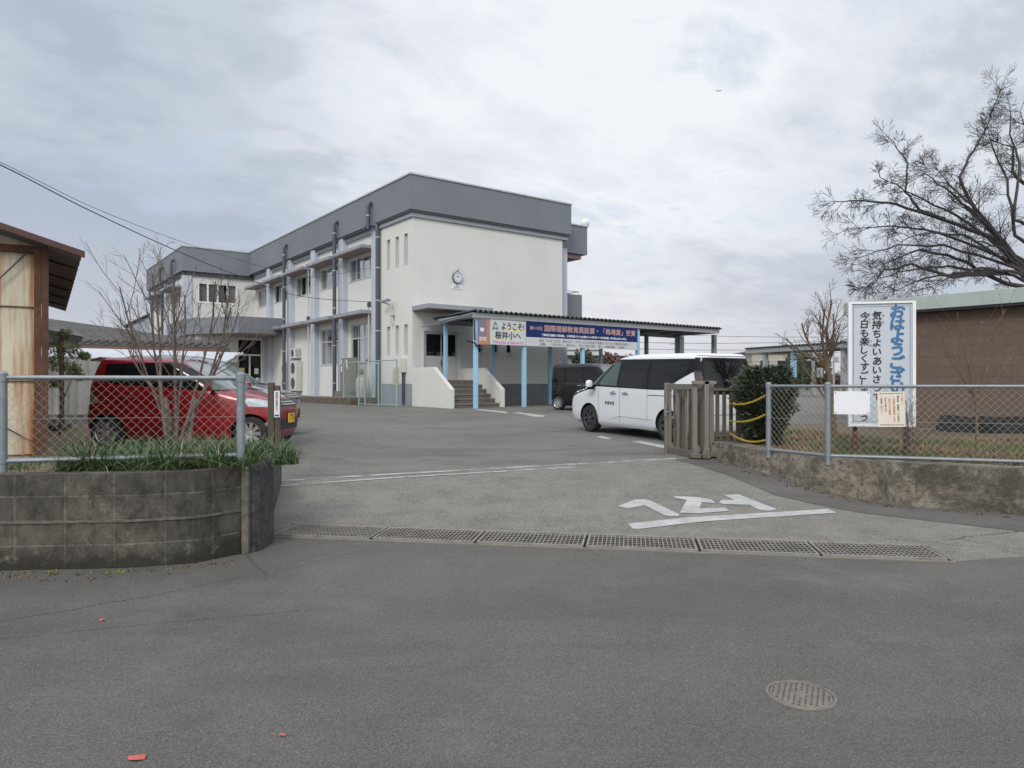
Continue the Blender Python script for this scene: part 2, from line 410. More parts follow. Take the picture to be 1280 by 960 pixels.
def mossy():
    m, t, b, o = new_mat('mossy_concrete')
    geo = t.new('ShaderNodeNewGeometry'); P = geo.outputs['Position']
    c = t.mix(t.ramp(t.noise(P, 2.5, 6, .75), .35, .65), (.13,.11,.085), (.27,.24,.195))
    c = t.mix(t.math('MULTIPLY', t.ramp(t.noise(P, 1.1, 6, .75, .5), .47, .6), .8), c, (.030,.028,.024))
    c = t.mix(t.math('MULTIPLY', t.ramp(t.noise(P, 14, 6, .85), .49, .57), .75), c, (.045,.042,.034))
    c = t.mix(t.math('MULTIPLY', t.ramp(t.noise(P, 70, 4, .8), .55, .7), .5), c, (.36,.34,.29))
    t.link(c, b.inputs['Base Color']); b.inputs['Roughness'].default_value = .95
    bn = t.new('ShaderNodeBump'); bn.inputs['Strength'].default_value = .8; bn.inputs['Distance'].default_value = .02
    t.link(t.noise(P, 28, 6, .8), bn.inputs['Height']); t.link(bn.outputs[0], b.inputs['Normal'])
    return m
mossy_m = mossy()
def rustwall():
    m, t, b, o = new_mat('cream_sheet_with_rust')
    geo = t.new('ShaderNodeTexCoord'); P = geo.outputs['Object']
    c = t.mix(t.ramp(t.noise(P, 1.5, 4, .6), .3, .7), (.46,.43,.33), (.56,.53,.43))
    sx = t.new('ShaderNodeSeparateXYZ'); t.link(P, sx.inputs[0])
    st = t.noise(t.scalev(P, (7,7,.45)), 1.0, 5, .65)
    # rust creeps in from the frame posts (x = 0 and x = -.95 in the wall's own frame)
    e1 = t.ramp(t.math('ABSOLUTE', sx.outputs[0]), .42, .02)
    e2 = t.ramp(t.math('ABSOLUTE', t.math('ADD', sx.outputs[0], .60)), .22, .0)
    e = t.math('MAXIMUM', e1, t.math('MULTIPLY', e2, .9))
    k = t.ramp(t.math('ADD', t.math('MULTIPLY', e, .46), st), .62, .82)
    c = t.mix(k, c, (.33,.14,.05))
    k2 = t.ramp(t.math('ADD', t.math('MULTIPLY', e, .42), st), .80, .92)
    c = t.mix(k2, c, (.12,.045,.02))
    t.link(c, b.inputs['Base Color']); b.inputs['Roughness'].default_value = .8
    return m
rustwall_m = rustwall()

def uvplane(o, fn):
    me = o.data; uv = me.uv_layers.new(name='UVMap')
    for p in me.polygons:
        for li in p.loop_indices:
            uv.data[li].uv = fn(me.vertices[me.loops[li].vertex_index].co, p.normal)
# ------------------------------------------------------------------ text
def text_pts(s, size=1.0, offset=0.0, space=1.0):
    cu = bpy.data.curves.new('t', 'FONT'); cu.body = s; cu.size = size; cu.offset = offset; cu.space_character = space
    cu.resolution_u = 3
    o = bpy.data.objects.new('t', cu); COL.objects.link(o)
    bpy.context.view_layer.update()
    me = o.evaluated_get(bpy.context.evaluated_depsgraph_get()).to_mesh()
    vs = [v.co.copy() for v in me.vertices]; fs = [tuple(p.vertices) for p in me.polygons]
    o.to_mesh_clear() if False else None
    bpy.data.objects.remove(o); bpy.data.curves.remove(cu)
    return vs, fs
_tc = {}
def bold(mb, vs, fs, origin, ax, ay, cx, cy, sx, sy, off, mi):
    # heavier strokes: a few copies of the glyph shifted sideways, each a hair further out
    n = ax.cross(ay).normalized()
    sh = [(0,0)] if off < .004 else [(0,0),(off,0),(-off,0),(0,off),(0,-off)] if off < .035 else [(0,0),(off,0),(-off,0),(0,off),(0,-off),(off*.7,off*.7),(-off*.7,off*.7),(off*.7,-off*.7),(-off*.7,-off*.7)]
    for k, (dx, dy) in enumerate(sh):
        mb.add([origin+ax*((v.x-cx+dx)*sx)+ay*((v.y-cy+dy)*sy)+n*(.00025*k) for v in vs], fs, mi)
def put_text(mb, s, origin, ax, ay, w=None, h=None, mi=0, offset=.012, center=True):
    """lay text s into the plane (ax, ay): fitted to width w or height h, centred on origin"""
    key = s
    if key not in _tc: _tc[key] = text_pts(s, 1.0, 0)
    vs, fs = _tc[key]
    if not vs: return
    x0 = min(v.x for v in vs); x1 = max(v.x for v in vs); y0 = min(v.y for v in vs); y1 = max(v.y for v in vs)
    sx = (w/(x1-x0)) if w else (h/(y1-y0)); sy = (h/(y1-y0)) if h else sx
    ax = Vector(ax); ay = Vector(ay); origin = Vector(origin)
    cx, cy = (x0+x1)/2, (y0+y1)/2
    bold(mb, vs, fs, origin, ax, ay, cx, cy, sx, sy, offset, mi)
def put_char(mb, ch, origin, ax, ay, size, mi=0, offset=.02):
    """one glyph at its natural proportion in an em box of the given size centred on origin"""
    key = ch
    if key not in _tc: _tc[key] = text_pts(ch, 1.0, 0)
    vs, fs = _tc[key]
    if not vs: return
    ax = Vector(ax); ay = Vector(ay); origin = Vector(origin)
    x0 = min(v.x for v in vs); x1 = max(v.x for v in vs); y0 = min(v.y for v in vs); y1 = max(v.y for v in vs)
    cx = (x0+x1)/2; cy = (y0+y1)/2
    k = size
    bold(mb, vs, fs, origin, ax, ay, cx, cy, k, k, offset, mi)
random.seed(5)
# ------------------------------------------------------------------ camera, world, sun
cam_d = bpy.data.cameras.new('camera'); cam = bpy.data.objects.new('camera', cam_d); COL.objects.link(cam)
cam.location = (0,0,EYE); cam.rotation_euler = (pi/2,0,0)
cam_d.sensor_width = 36; cam_d.lens = F/1280*36; cam_d.clip_start = .05; cam_d.clip_end = 20000
scene.camera = cam
scene.view_settings.view_transform = 'Standard'; scene.view_settings.look = 'None'
scene.view_settings.exposure = .22; scene.view_settings.gamma = 1; scene.view_settings.use_curve_mapping = False
SUN_EL, SUN_AZ = 38, 196      # degrees; azimuth clockwise from +Y
w = bpy.data.worlds.new('World'); scene.world = w; w.use_nodes = True
w.node_tree.nodes.clear(); t = NT(w)
wo = t.new('ShaderNodeOutputWorld'); bg = t.new('ShaderNodeBackground'); bg.inputs[1].default_value = .10
t.link(bg.outputs[0], wo.inputs[0])
sky = t.new('ShaderNodeTexSky'); sky.sky_type = 'NISHITA'; sky.sun_disc = False
sky.sun_elevation = radians(SUN_EL); sky.sun_rotation = radians(SUN_AZ); sky.dust_density = 3
tc = t.new('ShaderNodeTexCoord'); D = tc.outputs['Generated']
sx = t.new('ShaderNodeSeparateXYZ'); t.link(D, sx.inputs[0])
dz = t.math('MAXIMUM', sx.outputs[2], 0.0)
inv = t.math('DIVIDE', 1.0, t.math('ADD', dz, .28))
cx = t.new('ShaderNodeCombineXYZ'); t.link(t.math('MULTIPLY', sx.outputs[0], inv), cx.inputs[0]); t.link(t.math('MULTIPLY', sx.outputs[1], inv), cx.inputs[1])
rot = t.new('ShaderNodeVectorRotate'); rot.rotation_type = 'Z_AXIS'; rot.inputs['Angle'].default_value = radians(-32); t.link(cx.outputs[0], rot.inputs['Vector'])
pv = t.scalev(rot.outputs[0], (.95, 1.35, 1))
off = t.new('ShaderNodeVectorMath'); off.operation = 'ADD'; t.link(pv, off.inputs[0]); off.inputs[1].default_value = (SKY_OX, SKY_OY, 0)
pv = off.outputs[0]
nA = t.noise(pv, .75, 5, .55, .4); nB = t.noise(pv, 1.7, 7, .6, .5); nC = t.noise(pv, 5.0, 6, .6, .3)
mixn = t.math('ADD', t.math('ADD', t.math('MULTIPLY', nA, .42), t.math('MULTIPLY', nB, .34)), t.math('MULTIPLY', nC, .24))
# cloud tone lifted over the centre of the view and lowered at both sides
def lobe(u, v, p):
    d = Vector(((u-640)/F, 1, (480-v)/F)).normalized()
    dn = t.new('ShaderNodeVectorMath'); dn.operation = 'DOT_PRODUCT'; t.link(D, dn.inputs[0]); dn.inputs[1].default_value = d
    return t.math('POWER', t.math('MAXIMUM', dn.outputs['Value'], 0.0), p)
bias = t.math('ADD', t.math('MULTIPLY', lobe(760, 120, 14), .15), t.math('MULTIPLY', lobe(40, 330, 22), -.10))
bias = t.math('ADD', bias, t.math('MULTIPLY', lobe(1120, 290, 60), -.08))
f = t.math('ADD', mixn, bias)
cl = t.mix(t.ramp(f, .38, .54), (3.9,4.45,5.3), (5.6,6.0,6.7))
cl = t.mix(t.ramp(f, .50, .645), cl, (7.6,7.8,8.2))
hz = t.ramp(sx.outputs[2], .20, .0)
cl = t.mix(t.math('MULTIPLY', hz, .65), cl, (5.9,5.75,5.9))
skm = t.new('ShaderNodeVectorMath'); skm.operation = 'SCALE'; t.link(sky.outputs[0], skm.inputs[0]); skm.inputs['Scale'].default_value = 1.0
gap = t.math('MULTIPLY', t.ramp(t.math('ADD', t.math('MULTIPLY', nB, .6), t.math('MULTIPLY', nC, .4)), .53, .64), .55)
cl = t.mix(gap, cl, t.mix(.25, (4.3,5.4,6.8), skm.outputs[0]))
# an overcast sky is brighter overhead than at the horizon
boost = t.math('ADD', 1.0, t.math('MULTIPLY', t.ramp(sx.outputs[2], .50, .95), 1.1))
bk = t.ramp(sx.outputs[1], .1, -.6)  # unseen sky behind the camera, raised to brighten the facing walls
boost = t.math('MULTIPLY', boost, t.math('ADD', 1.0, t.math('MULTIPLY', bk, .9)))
gr = t.ramp(sx.outputs[2], -.02, .0)
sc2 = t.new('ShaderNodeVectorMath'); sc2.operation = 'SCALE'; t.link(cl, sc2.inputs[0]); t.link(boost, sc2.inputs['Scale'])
wm = t.mix(bk, (1,1,1), (1.04,.98,.88)); vm = t.new('ShaderNodeVectorMath'); vm.operation = 'MULTIPLY'; t.link(sc2.outputs[0], vm.inputs[0]); t.link(wm, vm.inputs[1])  # the same unseen sky is tinted to warm the lit surfaces
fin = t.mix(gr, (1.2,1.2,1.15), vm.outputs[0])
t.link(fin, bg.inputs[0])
sd = bpy.data.lights.new('sun', 'SUN'); sd.energy = 1.35; sd.angle = radians(14); sd.color = (1,.94,.85)
so = bpy.data.objects.new('sun', sd); COL.objects.link(so)
az, el = radians(SUN_AZ), radians(SUN_EL)
sdir = Vector((sin(az)*cos(el), cos(az)*cos(el), sin(el)))
so.rotation_euler = (-sdir).to_track_quat('-Z','Y').to_euler(); so.location = (0,0,60)

# ------------------------------------------------------------------ ground sheets
def frange(a, b, s):
    n = int(round((b-a)/s)); return [a+(b-a)*i/n for i in range(n+1)]
def sheet(name, xs, ys, zf, mat):
    mb = MB(); nx = len(xs)
    mb.v = [Vector((x,y,zf(x,y))) for y in ys for x in xs]
    for j in range(len(ys)-1):
        for i in range(nx-1):
            a = j*nx+i; mb.f.append([a,a+1,a+1+nx,a+nx]); mb.m.append(0)
    o = mb.build(name, mat, smooth='all', fix=False); return tag(o, kind='structure')
xs = [-3000,-800,-200,-80,-40,-20]+frange(-14,16,.3)+[24,40,80,200,800,3000]
ys = [-60,-20,-5,2,5]+frange(5.5,32,.25)+[36,44,60,100,200,600,2000,6000]
sheet('ground', xs, ys, g, yard_m)
mb = MB()
rp = [(-80,-30),(80,-30),(80,24),(30,13),(14,9.1),(8,7.55),(4.57,6.46),(3.82,6.27),(-2.45,7.30),(-2.9,7.5),(-4.3,6.6),(-12,6.4),(-80,6.4)]
mb.add([(x,y,.004) for x,y in rp], [tuple(range(len(rp)))])
tag(mb.build('road', road_m), kind='structure')
def zoff(f, o): return lambda x, y: f(x, y)+o
def strip(name, A, B, mat, zf=g, off=.004, n=6, sub=8, kind='structure'):
    def dens(P):
        out = []
        for i in range(len(P)-1):
            for k in range(sub): out.append(Vector(P[i]).lerp(Vector(P[i+1]), k/sub))
        out.append(Vector(P[-1])); return out
    A, B = dens(A), dens(B); mb = MB(); m = n+1
    for a, b in zip(A, B):
        for k in range(m):
            p = a.lerp(b, k/n); mb.v.append(Vector((p.x, p.y, zf(p.x,p.y)+off)))
    for i in range(len(A)-1):
        for k in range(n):
            q = i*m+k; mb.f.append([q,q+1,q+1+m,q+m]); mb.m.append(0)
    o = mb.build(name, mat, smooth='all', fix=False)
    return tag(o, kind=kind) if kind else o
WALLR = [(3.40,12.6),(3.56,12.0),(3.67,10.95),(4.13,9.83),(4.9,9.15),(6.0,8.45),(8,7.95),(14,10.0)]
WALLR[-2:] = [(8,7.6),(14,6.9)]
EDGE = [(2.75,12.2),(2.95,11.5),(3.09,10.7),(3.42,9.4),(4.13,8.7),(5.36,7.55),(7.6,6.95),(13.5,6.5)]
WALLR[-1] = (14,7.6); EDGE[-1] = (13.8,7.0)
strip('footpath', EDGE, WALLR, verge_m)
# soil banks behind the two retaining walls
def zl(x, y): return .76-.32*S((y-6.8)/3.4)
def zr(x, y): return .47+.05*sin(x*1.3)*cos(y*.9)*S((y-11)/2)
WL = [(-14,5.98),(-8,5.96),(-4.24,5.96),(-3.25,6.05),(-2.74,6.21),(-2.46,6.56),(-2.40,6.98)]   # outer foot of the left wall
strip('left_planting_bed', [(-30,6.1),(-8,6.1),(-4.2,6.1),(-3.2,6.2),(-2.8,6.35),(-2.5,6.7),(-2.45,7.05)], [(-30,11.6),(-9,11.6),(-6,11.6),(-5,11.6),(-4.2,11.2),(-3.7,10.6),(-3.3,9.7)], soil_m, zf=zl, off=0, n=24, sub=6)
strip('parking_soil', [(-30,11.55),(-4.6,11.55)], [(-30,20),(-5.2,17.5)], soil_m, zf=lambda x,y: max(g(x,y),.3)+.008, off=0, n=10, sub=20)
strip('right_planting_bed', [(3.55,12.6),(3.7,12.0),(3.82,11.0),(4.25,9.98),(5.0,9.32),(6.1,8.63),(8,7.75),(14,7.7)], [(5.5,22),(6.5,22),(8,22),(9.5,20),(11.2,17.6),(13,15.6),(16,13),(20,11)], soil2_m, zf=zr, off=.0, n=30, sub=6)

# ------------------------------------------------------------------ road paint (trampled katakana facing the yard)
def marking(name, px, mat, off=.006, tf=lambda p:p):
    pts = [onground(u, v, g, off) for u, v in px]
    bm = bmesh.new(); vs = [bm.verts.new((p.x,p.y,0)) for p in pts]; bm.faces.new(vs)
    bmesh.ops.triangulate(bm, faces=bm.faces)
    x0 = min(p.x for p in pts); x1 = max(p.x for p in pts); y0 = min(p.y for p in pts); y1 = max(p.y for p in pts)
    for ax, a, b in ((0,x0,x1),(1,y0,y1)):
        c = a+.2
        while c < b:
            n = Vector((1,0,0)) if ax == 0 else Vector((0,1,0))
            bmesh.ops.bisect_plane(bm, geom=bm.verts[:]+bm.edges[:]+bm.faces[:], plane_co=n*c, plane_no=n); c += .2
    for v in bm.verts: v.co.z = g(v.co.x, v.co.y)+off
    me = bpy.data.meshes.new(name); bm.to_mesh(me); bm.free(); me.materials.append(mat)
    o = bpy.data.objects.new(name, me); COL.objects.link(o); return tag(o, kind='structure')
def cp(L): return [(740+a/4, 590+b/4) for a, b in L]
marking('road_lettering', cp([(130,170),(215,137),(262,136),(292,142),(440,213),(430,220),(370,219),(262,165),(175,183)]), paint_m)
marking('road_lettering', cp([(410,120),(520,124),(600,138),(617,155),(550,150),(537,182),(665,178),(688,194),(525,206),(440,203),(474,139),(415,131)]), paint_m)
marking('road_lettering', cp([(635,150),(650,138),(712,140),(660,114),(735,112),(925,185),(890,194),(840,190),(788,164),(655,160)]), paint_m)
marking('stop_line', cp([(180,257),(1180,184),(1225,203),(610,243),(235,284),(203,283)]), paint_m)
def gl(u): return 600-(u-350)*.0563
for (dy, name, u0, u1, th) in ((0,'gate_line',350,845,2.0),(6.5,'gate_line',350,720,1.6)):
    marking(name, [(u0,gl(u0)+dy),(u1,gl(u1)+dy*.6),(u1,gl(u1)+dy*.6+th*.8),(u0,gl(u0)+dy+th)], paint_worn)
for px in ([(790,552),(800,551),(833,557),(833,561)], [(745,546),(752,545),(765,548),(758,549)],
           [(592,512),(600,511.5),(636,515),(632,516.5)], [(640,516),(650,515.5),(683,519.5),(676,520.5)], [(655,519.5),(660,519),(681,520.5),(678,521.5)]):
    marking('bay_line', px, paint_m)

# manhole cover, grates, litter
c = onground(1001, 870)
mh = empty('manhole_cover', (c.x,c.y,.004), radians(20), 'round cast iron manhole cover with chequered pits set in the road', 'manhole cover')
m1 = MB(); m1.lathe([(.001,.006),(.152,.006),(.156,.004),(.158,.0)], n=48); m1.build('lid', cast_iron, mh, smooth=True); mh.scale = (.94,.94,1)
m2 = MB(); m2.lathe([(.160,.0005),(.162,.007),(.176,.007),(.180,.001)], n=48); m2.build('rim', cast_iron, mh, smooth=True)
m3 = MB()
for i in range(-7,8):
    for j in range(-7,8):
        x, y = i*.0195, j*.0195
        if x*x+y*y < .142**2 and (i+j)%2 == 0 and (abs(i) > 1 or abs(j) > 1):
            m3.add([(x+.007*cos(a+.78),y+.007*sin(a+.78),.0072) for a in (0,pi/2,pi,3*pi/2)], [(0,1,2,3)])
m3.build('pit_pattern', grate_gap, mh, fix=False)
c = onground(1145, 905)
DL = Vector((-2.43,7.30)); DR = Vector((3.80,6.27)); dd = (DR-DL); Ld = dd.length; dd.normalize(); dn = Vector((-dd.y, dd.x))
ang = math.atan2(dd.y, dd.x)
ch = MB(); W_ = .50
nseg = 6; pitch = Ld/nseg
# near-black sheet stands in for the shade inside the drain under the grates
trg = empty('drain_channel', (DL.x,DL.y,0), ang, 'long concrete edged drain channel crossing the gateway under the steel gratings', 'drain channel')
c1 = MB(); c1.quad((-.04,-.03,.0085),(Ld+.04,-.03,.0085),(Ld+.04,W_+.03,.0085),(-.04,W_+.03,.0085)); c1.build('channel_shade', channel_shade_m, trg)
c2 = MB(); c2.box((-.02,-.055,-.02),(Ld+.05,-.032,.018)); c2.box((-.06,W_+.03,-.02),(Ld+.06,W_+.06,.03)); c2.build('kerb_edge', concrete_lip, trg, bevel=.004)
proto = empty('drain_grating', (0,0,0), ang, None, 'grating', 'steel gratings over the gateway drain')
fr = MB(); L1 = pitch-.03
fr.box((0,-.02,.012),(L1,.005,.034)); fr.box((0,W_-.005,.012),(L1,W_+.02,.034)); fr.box((0,.005,.012),(.018,W_-.005,.033)); fr.box((L1-.018,.005,.012),(L1,W_-.005,.033))
fr.build('frame', steel_galv_grate, proto)
bb = MB()
for i in range(1, 24):
    x = .018+(L1-.036)*i/24; bb.box((x-.0045,.005,.018),(x+.0045,W_-.005,.032))
for j in range(1, 6):
    y = W_*j/6; bb.box((.018,y-.004,.025),(L1-.018,y+.004,.030))
bb.build('bars', steel_galv_grate, proto)
glab = ['first drain grating beside the block wall corner, rust stained','second drain grating from the block wall, brown with rust','third drain grating from the block wall, clean grey bars','fourth drain grating from the block wall, below the white stop line','fifth drain grating from the block wall, second from the right end','last drain grating, at the cracked right end of the channel']
for i in range(nseg):
    o = proto if i == 0 else copy_tree(proto)
    p = DL+dd*(pitch*i+.015); o.location = (p.x,p.y,0); o['label'] = glab[i]
def scrap(u, v, s, n, seed, label):
    random.seed(seed); c = onground(u, v, lambda x,y:.004); mb = MB()
    pts = []
    for k in range(n):
        a = 2*pi*k/n; r = s*random.uniform(.55,1.1); pts.append((c.x+r*1.3*cos(a), c.y+r*sin(a), .008+random.uniform(0,.006)))
    mb.add([(c.x,c.y,.016)]+pts, [(0,k+1,(k+1)%n+1) for k in range(n)])
    o = mb.build('red_scrap', red_scrap); tag(o, label, 'litter', 'red scraps on the road')
scrap(173, 948, .033, 11, 3, 'largest red scrap, in the bottom left corner of the road')
scrap(128, 776, .020, 8, 4, 'small pale red scrap on the road below the block wall')
scrap(353, 920, .014, 7, 6, 'tiny thin red scrap on the road, right of the largest one')

# ------------------------------------------------------------------ left block retaining wall
def wall_path(name, path, z0f, z1f, th, mat, parent=None, uvs=1.0, batter=0.0, wob=0.0):
    P = [Vector(p) for p in path]; D = []
    for i in range(len(P)-1):
        k = max(1, int((P[i+1]-P[i]).length/.12))
        D += [P[i].lerp(P[i+1], j/k) for j in range(k)]
    D.append(P[-1]); n = len(D); mb = MB(); us = []; s = 0
    levels = 6
    for i, p in enumerate(D):
        tng = (D[min(n-1,i+1)]-D[max(0,i-1)]).normalized(); nm = Vector((-tng.y, tng.x))
        if i: s += (p-D[i-1]).length
        z0, z1 = z0f(p.x,p.y), z1f(p.x,p.y)
        row = []
        for k in range(levels+1):
            q = p+nm*(batter*k/levels) + nm*(wob*(noise.noise(Vector((p.x*2.3,p.y*2.3,k*.5)))) if wob else 0)
            row.append((q.x,q.y,z0+(z1-z0)*k/levels))
        q = p+nm*(th); row.append((q.x,q.y,z1+.0)); row.append((q.x,q.y,z0))
        mb.v += [Vector(r) for r in row]; us += [(s, r[2]) for r in row[:-2]]+[(s, z1+th),(s,z1+th*2)]
    m = levels+3
    for i in range(n-1):
        for k in range(m-1):
            mb.f.append([i*m+k, (i+1)*m+k, (i+1)*m+k+1, i*m+k+1]); mb.m.append(0)
    mb.f.append(list(range(m))); mb.m.append(0); mb.f.append(list(range((n-1)*m, n*m))[::-1]); mb.m.append(0)
    o = mb.build(name, mat, parent, fix=False)
    uv = o.data.uv_layers.new(name='UVMap')
    for l in o.data.loops: uv.data[l.index].uv = us[l.vertex_index]
    return o
lw = empty('block_retaining_wall', (0,0,0), 0, 'stained grey concrete block wall under the left chain link fence', 'wall')
o = wall_path('block_courses', WL, lambda x,y:-.12, lambda x,y:.80, .16, block_m, lw)
for l in o.data.loops: pass
# coarse ledge between second and third course, pier at the corner, capping
basic('stained_mortar', (.11,.102,.088), .95, .4, 9, bump=.6, dirtamt=.8, dirt=(.05,.045,.04), streak=.5)
led = wall_path('mortar_ledge', [(p[0]-.0,p[1]-.012) for p in WL[:-1]], lambda x,y:.390, lambda x,y:.408, .03, MATS['stained_mortar'], lw)
pier = MB(); pier.prism([(-2.42,6.60),(-2.375,6.59),(-2.335,6.66),(-2.325,7.0),(-2.34,7.08),(-2.5,7.1)], -.1, .815)
pier.build('corner_pier', basic('black_stained_concrete', (.045,.046,.050), .95, .5, 9, bump=1.0, bsc=45, dirtamt=.7, dirt=(.12,.115,.11), fine=.6), lw, bevel=.015)
rt = wall_path('return_wall', [(-2.42,7.1),(-2.68,8.0),(-3.0,9.3),(-3.12,9.75)], lambda x,y:-.05, lambda x,y:.80-.3*S((y-7.3)/2.2), .15, block_m, lw)
jt = MB()
jt.box((-2.46,6.535,.0),(-2.395,6.62,.795)); jt.build('mortar_joint', MATS['stained_mortar'], lw, bevel=.01)

# ------------------------------------------------------------------ chain link fences
def linkmesh(mb, A, B, z0, z1, cell, r):
    """diamond mesh of crossing wires in the vertical panel A-B, each wire a zigzag with a little depth"""
    A, B = Vector(A), Vector(B); L = (B-A).length; d = (B-A).normalized(); nm = Vector((-d.y, d.x)); H = z1-z0
    h = cell/2
    cnt = int((L+H)/cell)+2
    for sgn in (1,-1):
        for i in range(-int(H/cell)-1, int(L/cell)+2):
            x0 = i*cell; pts = []
            # line x = x0 + s (going up)
            for e in ((x0, 0.0), (x0+H, H)):
                pts.append(e)
            (xa, za), (xb, zb) = pts
            if xb <= 0 or xa >= L: continue
            if xa < 0: za += -xa; xa = 0
            if xb > L: zb -= xb-L; xb = L
            if zb-za < .01: continue
            q = []
            for (x, z) in ((xa,za),(xb,zb)):
                if sgn < 0: x = L-x
                p = A+d*x; q.append((p.x+nm.x*sgn*r*.8, p.y+nm.y*sgn*r*.8, z0+z))
            mb.tube(q, r, 4, cap=False)
def fence(name, label, posts, zt, zb, zbase, cell, wr, rail_r=.021, post_r=.038, mid=True, extra=None):
    root = empty(name, (posts[0][0],posts[0][1],0), 0, label, 'fence', 'chain link fences on the retaining walls')
    def loc(x, y, z): return (x-posts[0][0], y-posts[0][1], z)
    off = Vector((posts[0][0],posts[0][1],0))
    for i, (x, y) in enumerate(posts):
        m = MB(); m.T = lambda p: p-off
        zb0 = zbase(x,y)
        m.cyl((x,y,zb0), post_r, zt+.03-zb0 if i not in (0,len(posts)-1) or True else 0, n=14)
        m.lathe([(post_r+.004,0),(post_r+.004,.03),(post_r*.6,.05),(.001,.055)], (x,y,zt+.005), n=14)
        m.lathe([(post_r+.006,-.02),(post_r+.006,.02)], (x,y,zb+.0), n=14)
        m.lathe([(post_r+.006,-.035),(post_r+.006,.035)], (x,y,zt), n=14)
        m.build('post', galv, root, smooth=True)
    for z, nm in ((zt,'top_rail'),(zb,'bottom_rail')):
        m = MB(); m.T = lambda p: p-off
        for a, b in zip(posts[:-1], posts[1:]):
            m.tube([(a[0],a[1],z),(b[0],b[1],z)], rail_r, 10)
        m.build(nm, galv, root, smooth=True)
    m = MB(); m.T = lambda p: p-off
    for a, b in zip(posts[:-1], posts[1:]):
        A, B = Vector(a), Vector(b); d = (B-A).normalized()
        A2, B2 = A+d*post_r, B-d*post_r
        linkmesh(m, A2, B2, zb+rail_r*.8, zt-rail_r*.8, cell, wr)
        for z in (zb+rail_r+.005, (zb+zt)/2, zt-rail_r-.005):
            m.tube([(A2.x,A2.y,z),(B2.x,B2.y,z)], wr*1.1, 4)
    m.build('wire_mesh', galv_wire, root, fix=False)
    return root
fence('chain_link_fence', 'galvanised chain link fence on the left block wall beside the red car', [(-8.2,6.05),(-6.28,6.08),(-4.34,6.13),(-2.505,6.65)], 1.605, .893, lambda x,y:.78, .080, .0013)
fence('chain_link_fence', 'galvanised chain link fence on the mossy right wall in front of the greeting sign', [(3.82,10.72),(4.30,9.80),(6.58,8.98),(9.2,8.1)], 1.52, .575, lambda x,y:.45, .092, .0018)

# right mossy retaining wall
rw = wall_path('mossy_retaining_wall', WALLR, lambda x,y:g(x,y)-.1, lambda x,y:.545, .42, mossy_m, batter=.07, wob=.03)
tag(rw, 'mossy lichen blotched low concrete wall under the right chain link fence', 'wall')
dp = at(1106, 615, 8.92)

# ------------------------------------------------------------------ folded gate, left gate post, slat fence
post = empty('gate_post', (-3.16,9.57,.16), radians(8), 'dark brown square gate post with white label left of the driveway', 'gate post')
m = MB(); m.box((-.075,-.05,0),(.005,.05,1.41)); m.box((.012,-.045,0),(.075,.045,1.37)); m.build('post_body', bronze_dark, post, bevel=.004)
m = MB(); m.box((.010,-.062,.95),(.080,-.052,1.30)); m.build('name_plate', paper_white, post)
m = MB()
for k, chh in enumerate('学校内は許可なく'): put_char(m, chh, (.045,-.064,1.27-k*.033), (1,0,0), (0,0,1), .032)
m.box((.02,-.0635,.965),(.07,-.0625,.985)); m.build('plate_lettering', black_ink, post, fix=False)

gz = .255
gate = empty('folding_gate', (3.1,12.8,gz), 0, 'folded taupe aluminium accordion gate standing at the right of the driveway', 'gate')
gT = lambda p: p-Vector((3.1,12.8,0))
def gpost(name, x, y, w, z0, z1, mat=bronze):
    m = MB(gT); m.box((x-w/2,y-w/2,z0-gz),(x+w/2,y+w/2,z1-gz)); return m.build(name, mat, gate, bevel=.004)
gpost('end_post', 2.86, 13.30, .085, gz+.02, 1.57)
for x, y in ((3.15,12.42),(3.335,12.36),(3.47,12.55)): gpost('lead_post', x, y, .080, gz+.06, 1.605)
for k in range(9):
    f_ = k/8; x = 2.93+.42*f_+(.05 if k%2 else -.03); y = 13.22-.72*f_+(.04 if k%2 else 0)
    gpost('slat', x, y, .05, gz+.10, 1.53)
for k in range(8):
    f_ = k/7; gpost('slat', 3.02+.40*f_+(.04 if k%2 else 0), 13.38-.66*f_, .045, gz+.10, 1.50)
m = MB(gT)
m.box((3.10,12.32,1.545-gz),(3.50,12.40,1.60-gz)); m.box((2.82,13.26,1.50-gz),(3.02,13.33,1.56-gz))
m.extr([(2.86,13.26,1.44-gz),(3.12,12.45,1.46-gz),(3.12,12.45,1.55-gz),(2.86,13.26,1.55-gz)], (.04,.02,0))
m.extr([(3.1,13.26,1.44-gz),(3.42,12.6,1.46-gz),(3.42,12.6,1.55-gz),(3.1,13.26,1.55-gz)], (.04,.02,0))
m.build('top_carriage', bronze, gate, bevel=.003)
m = MB(gT)
for dx in (0,.17,.30):
    m.extr([(3.09+dx,12.46,.09),(3.09+dx,12.30,.09),(3.12+dx,12.32,.19),(3.12+dx,12.46,.24)], (.11,0,0))
m.box((3.05,12.24,.03),(3.22,12.46,.10)); m.box((3.235,12.20,.03),(3.37,12.44,.105)); m.box((3.38,12.28,.05),(3.55,12.46,.13))
m.extr([(2.84,13.36,.02),(3.08,12.44,.02),(3.08,12.44,.14),(2.84,13.36,.14)], (.07,.02,0))
m.extr([(3.16,13.30,.03),(3.44,12.5,.03),(3.44,12.5,.13),(3.16,13.30,.13)], (.05,.02,0))
m.build('foot_carriage', basic('dirty_gate_foot', (.12,.105,.09), .7, .25, 12, dirtamt=.6, dirt=(.04,.035,.03)), gate, bevel=.006)
for x, y in ((3.13,12.30),(3.30,12.26),(3.46,12.36),(2.88,13.25)):
    m = MB(gT); m.cyl((x-.02,y,.035), .032, .04, 'x', 14); m.build('caster', tyre, gate)
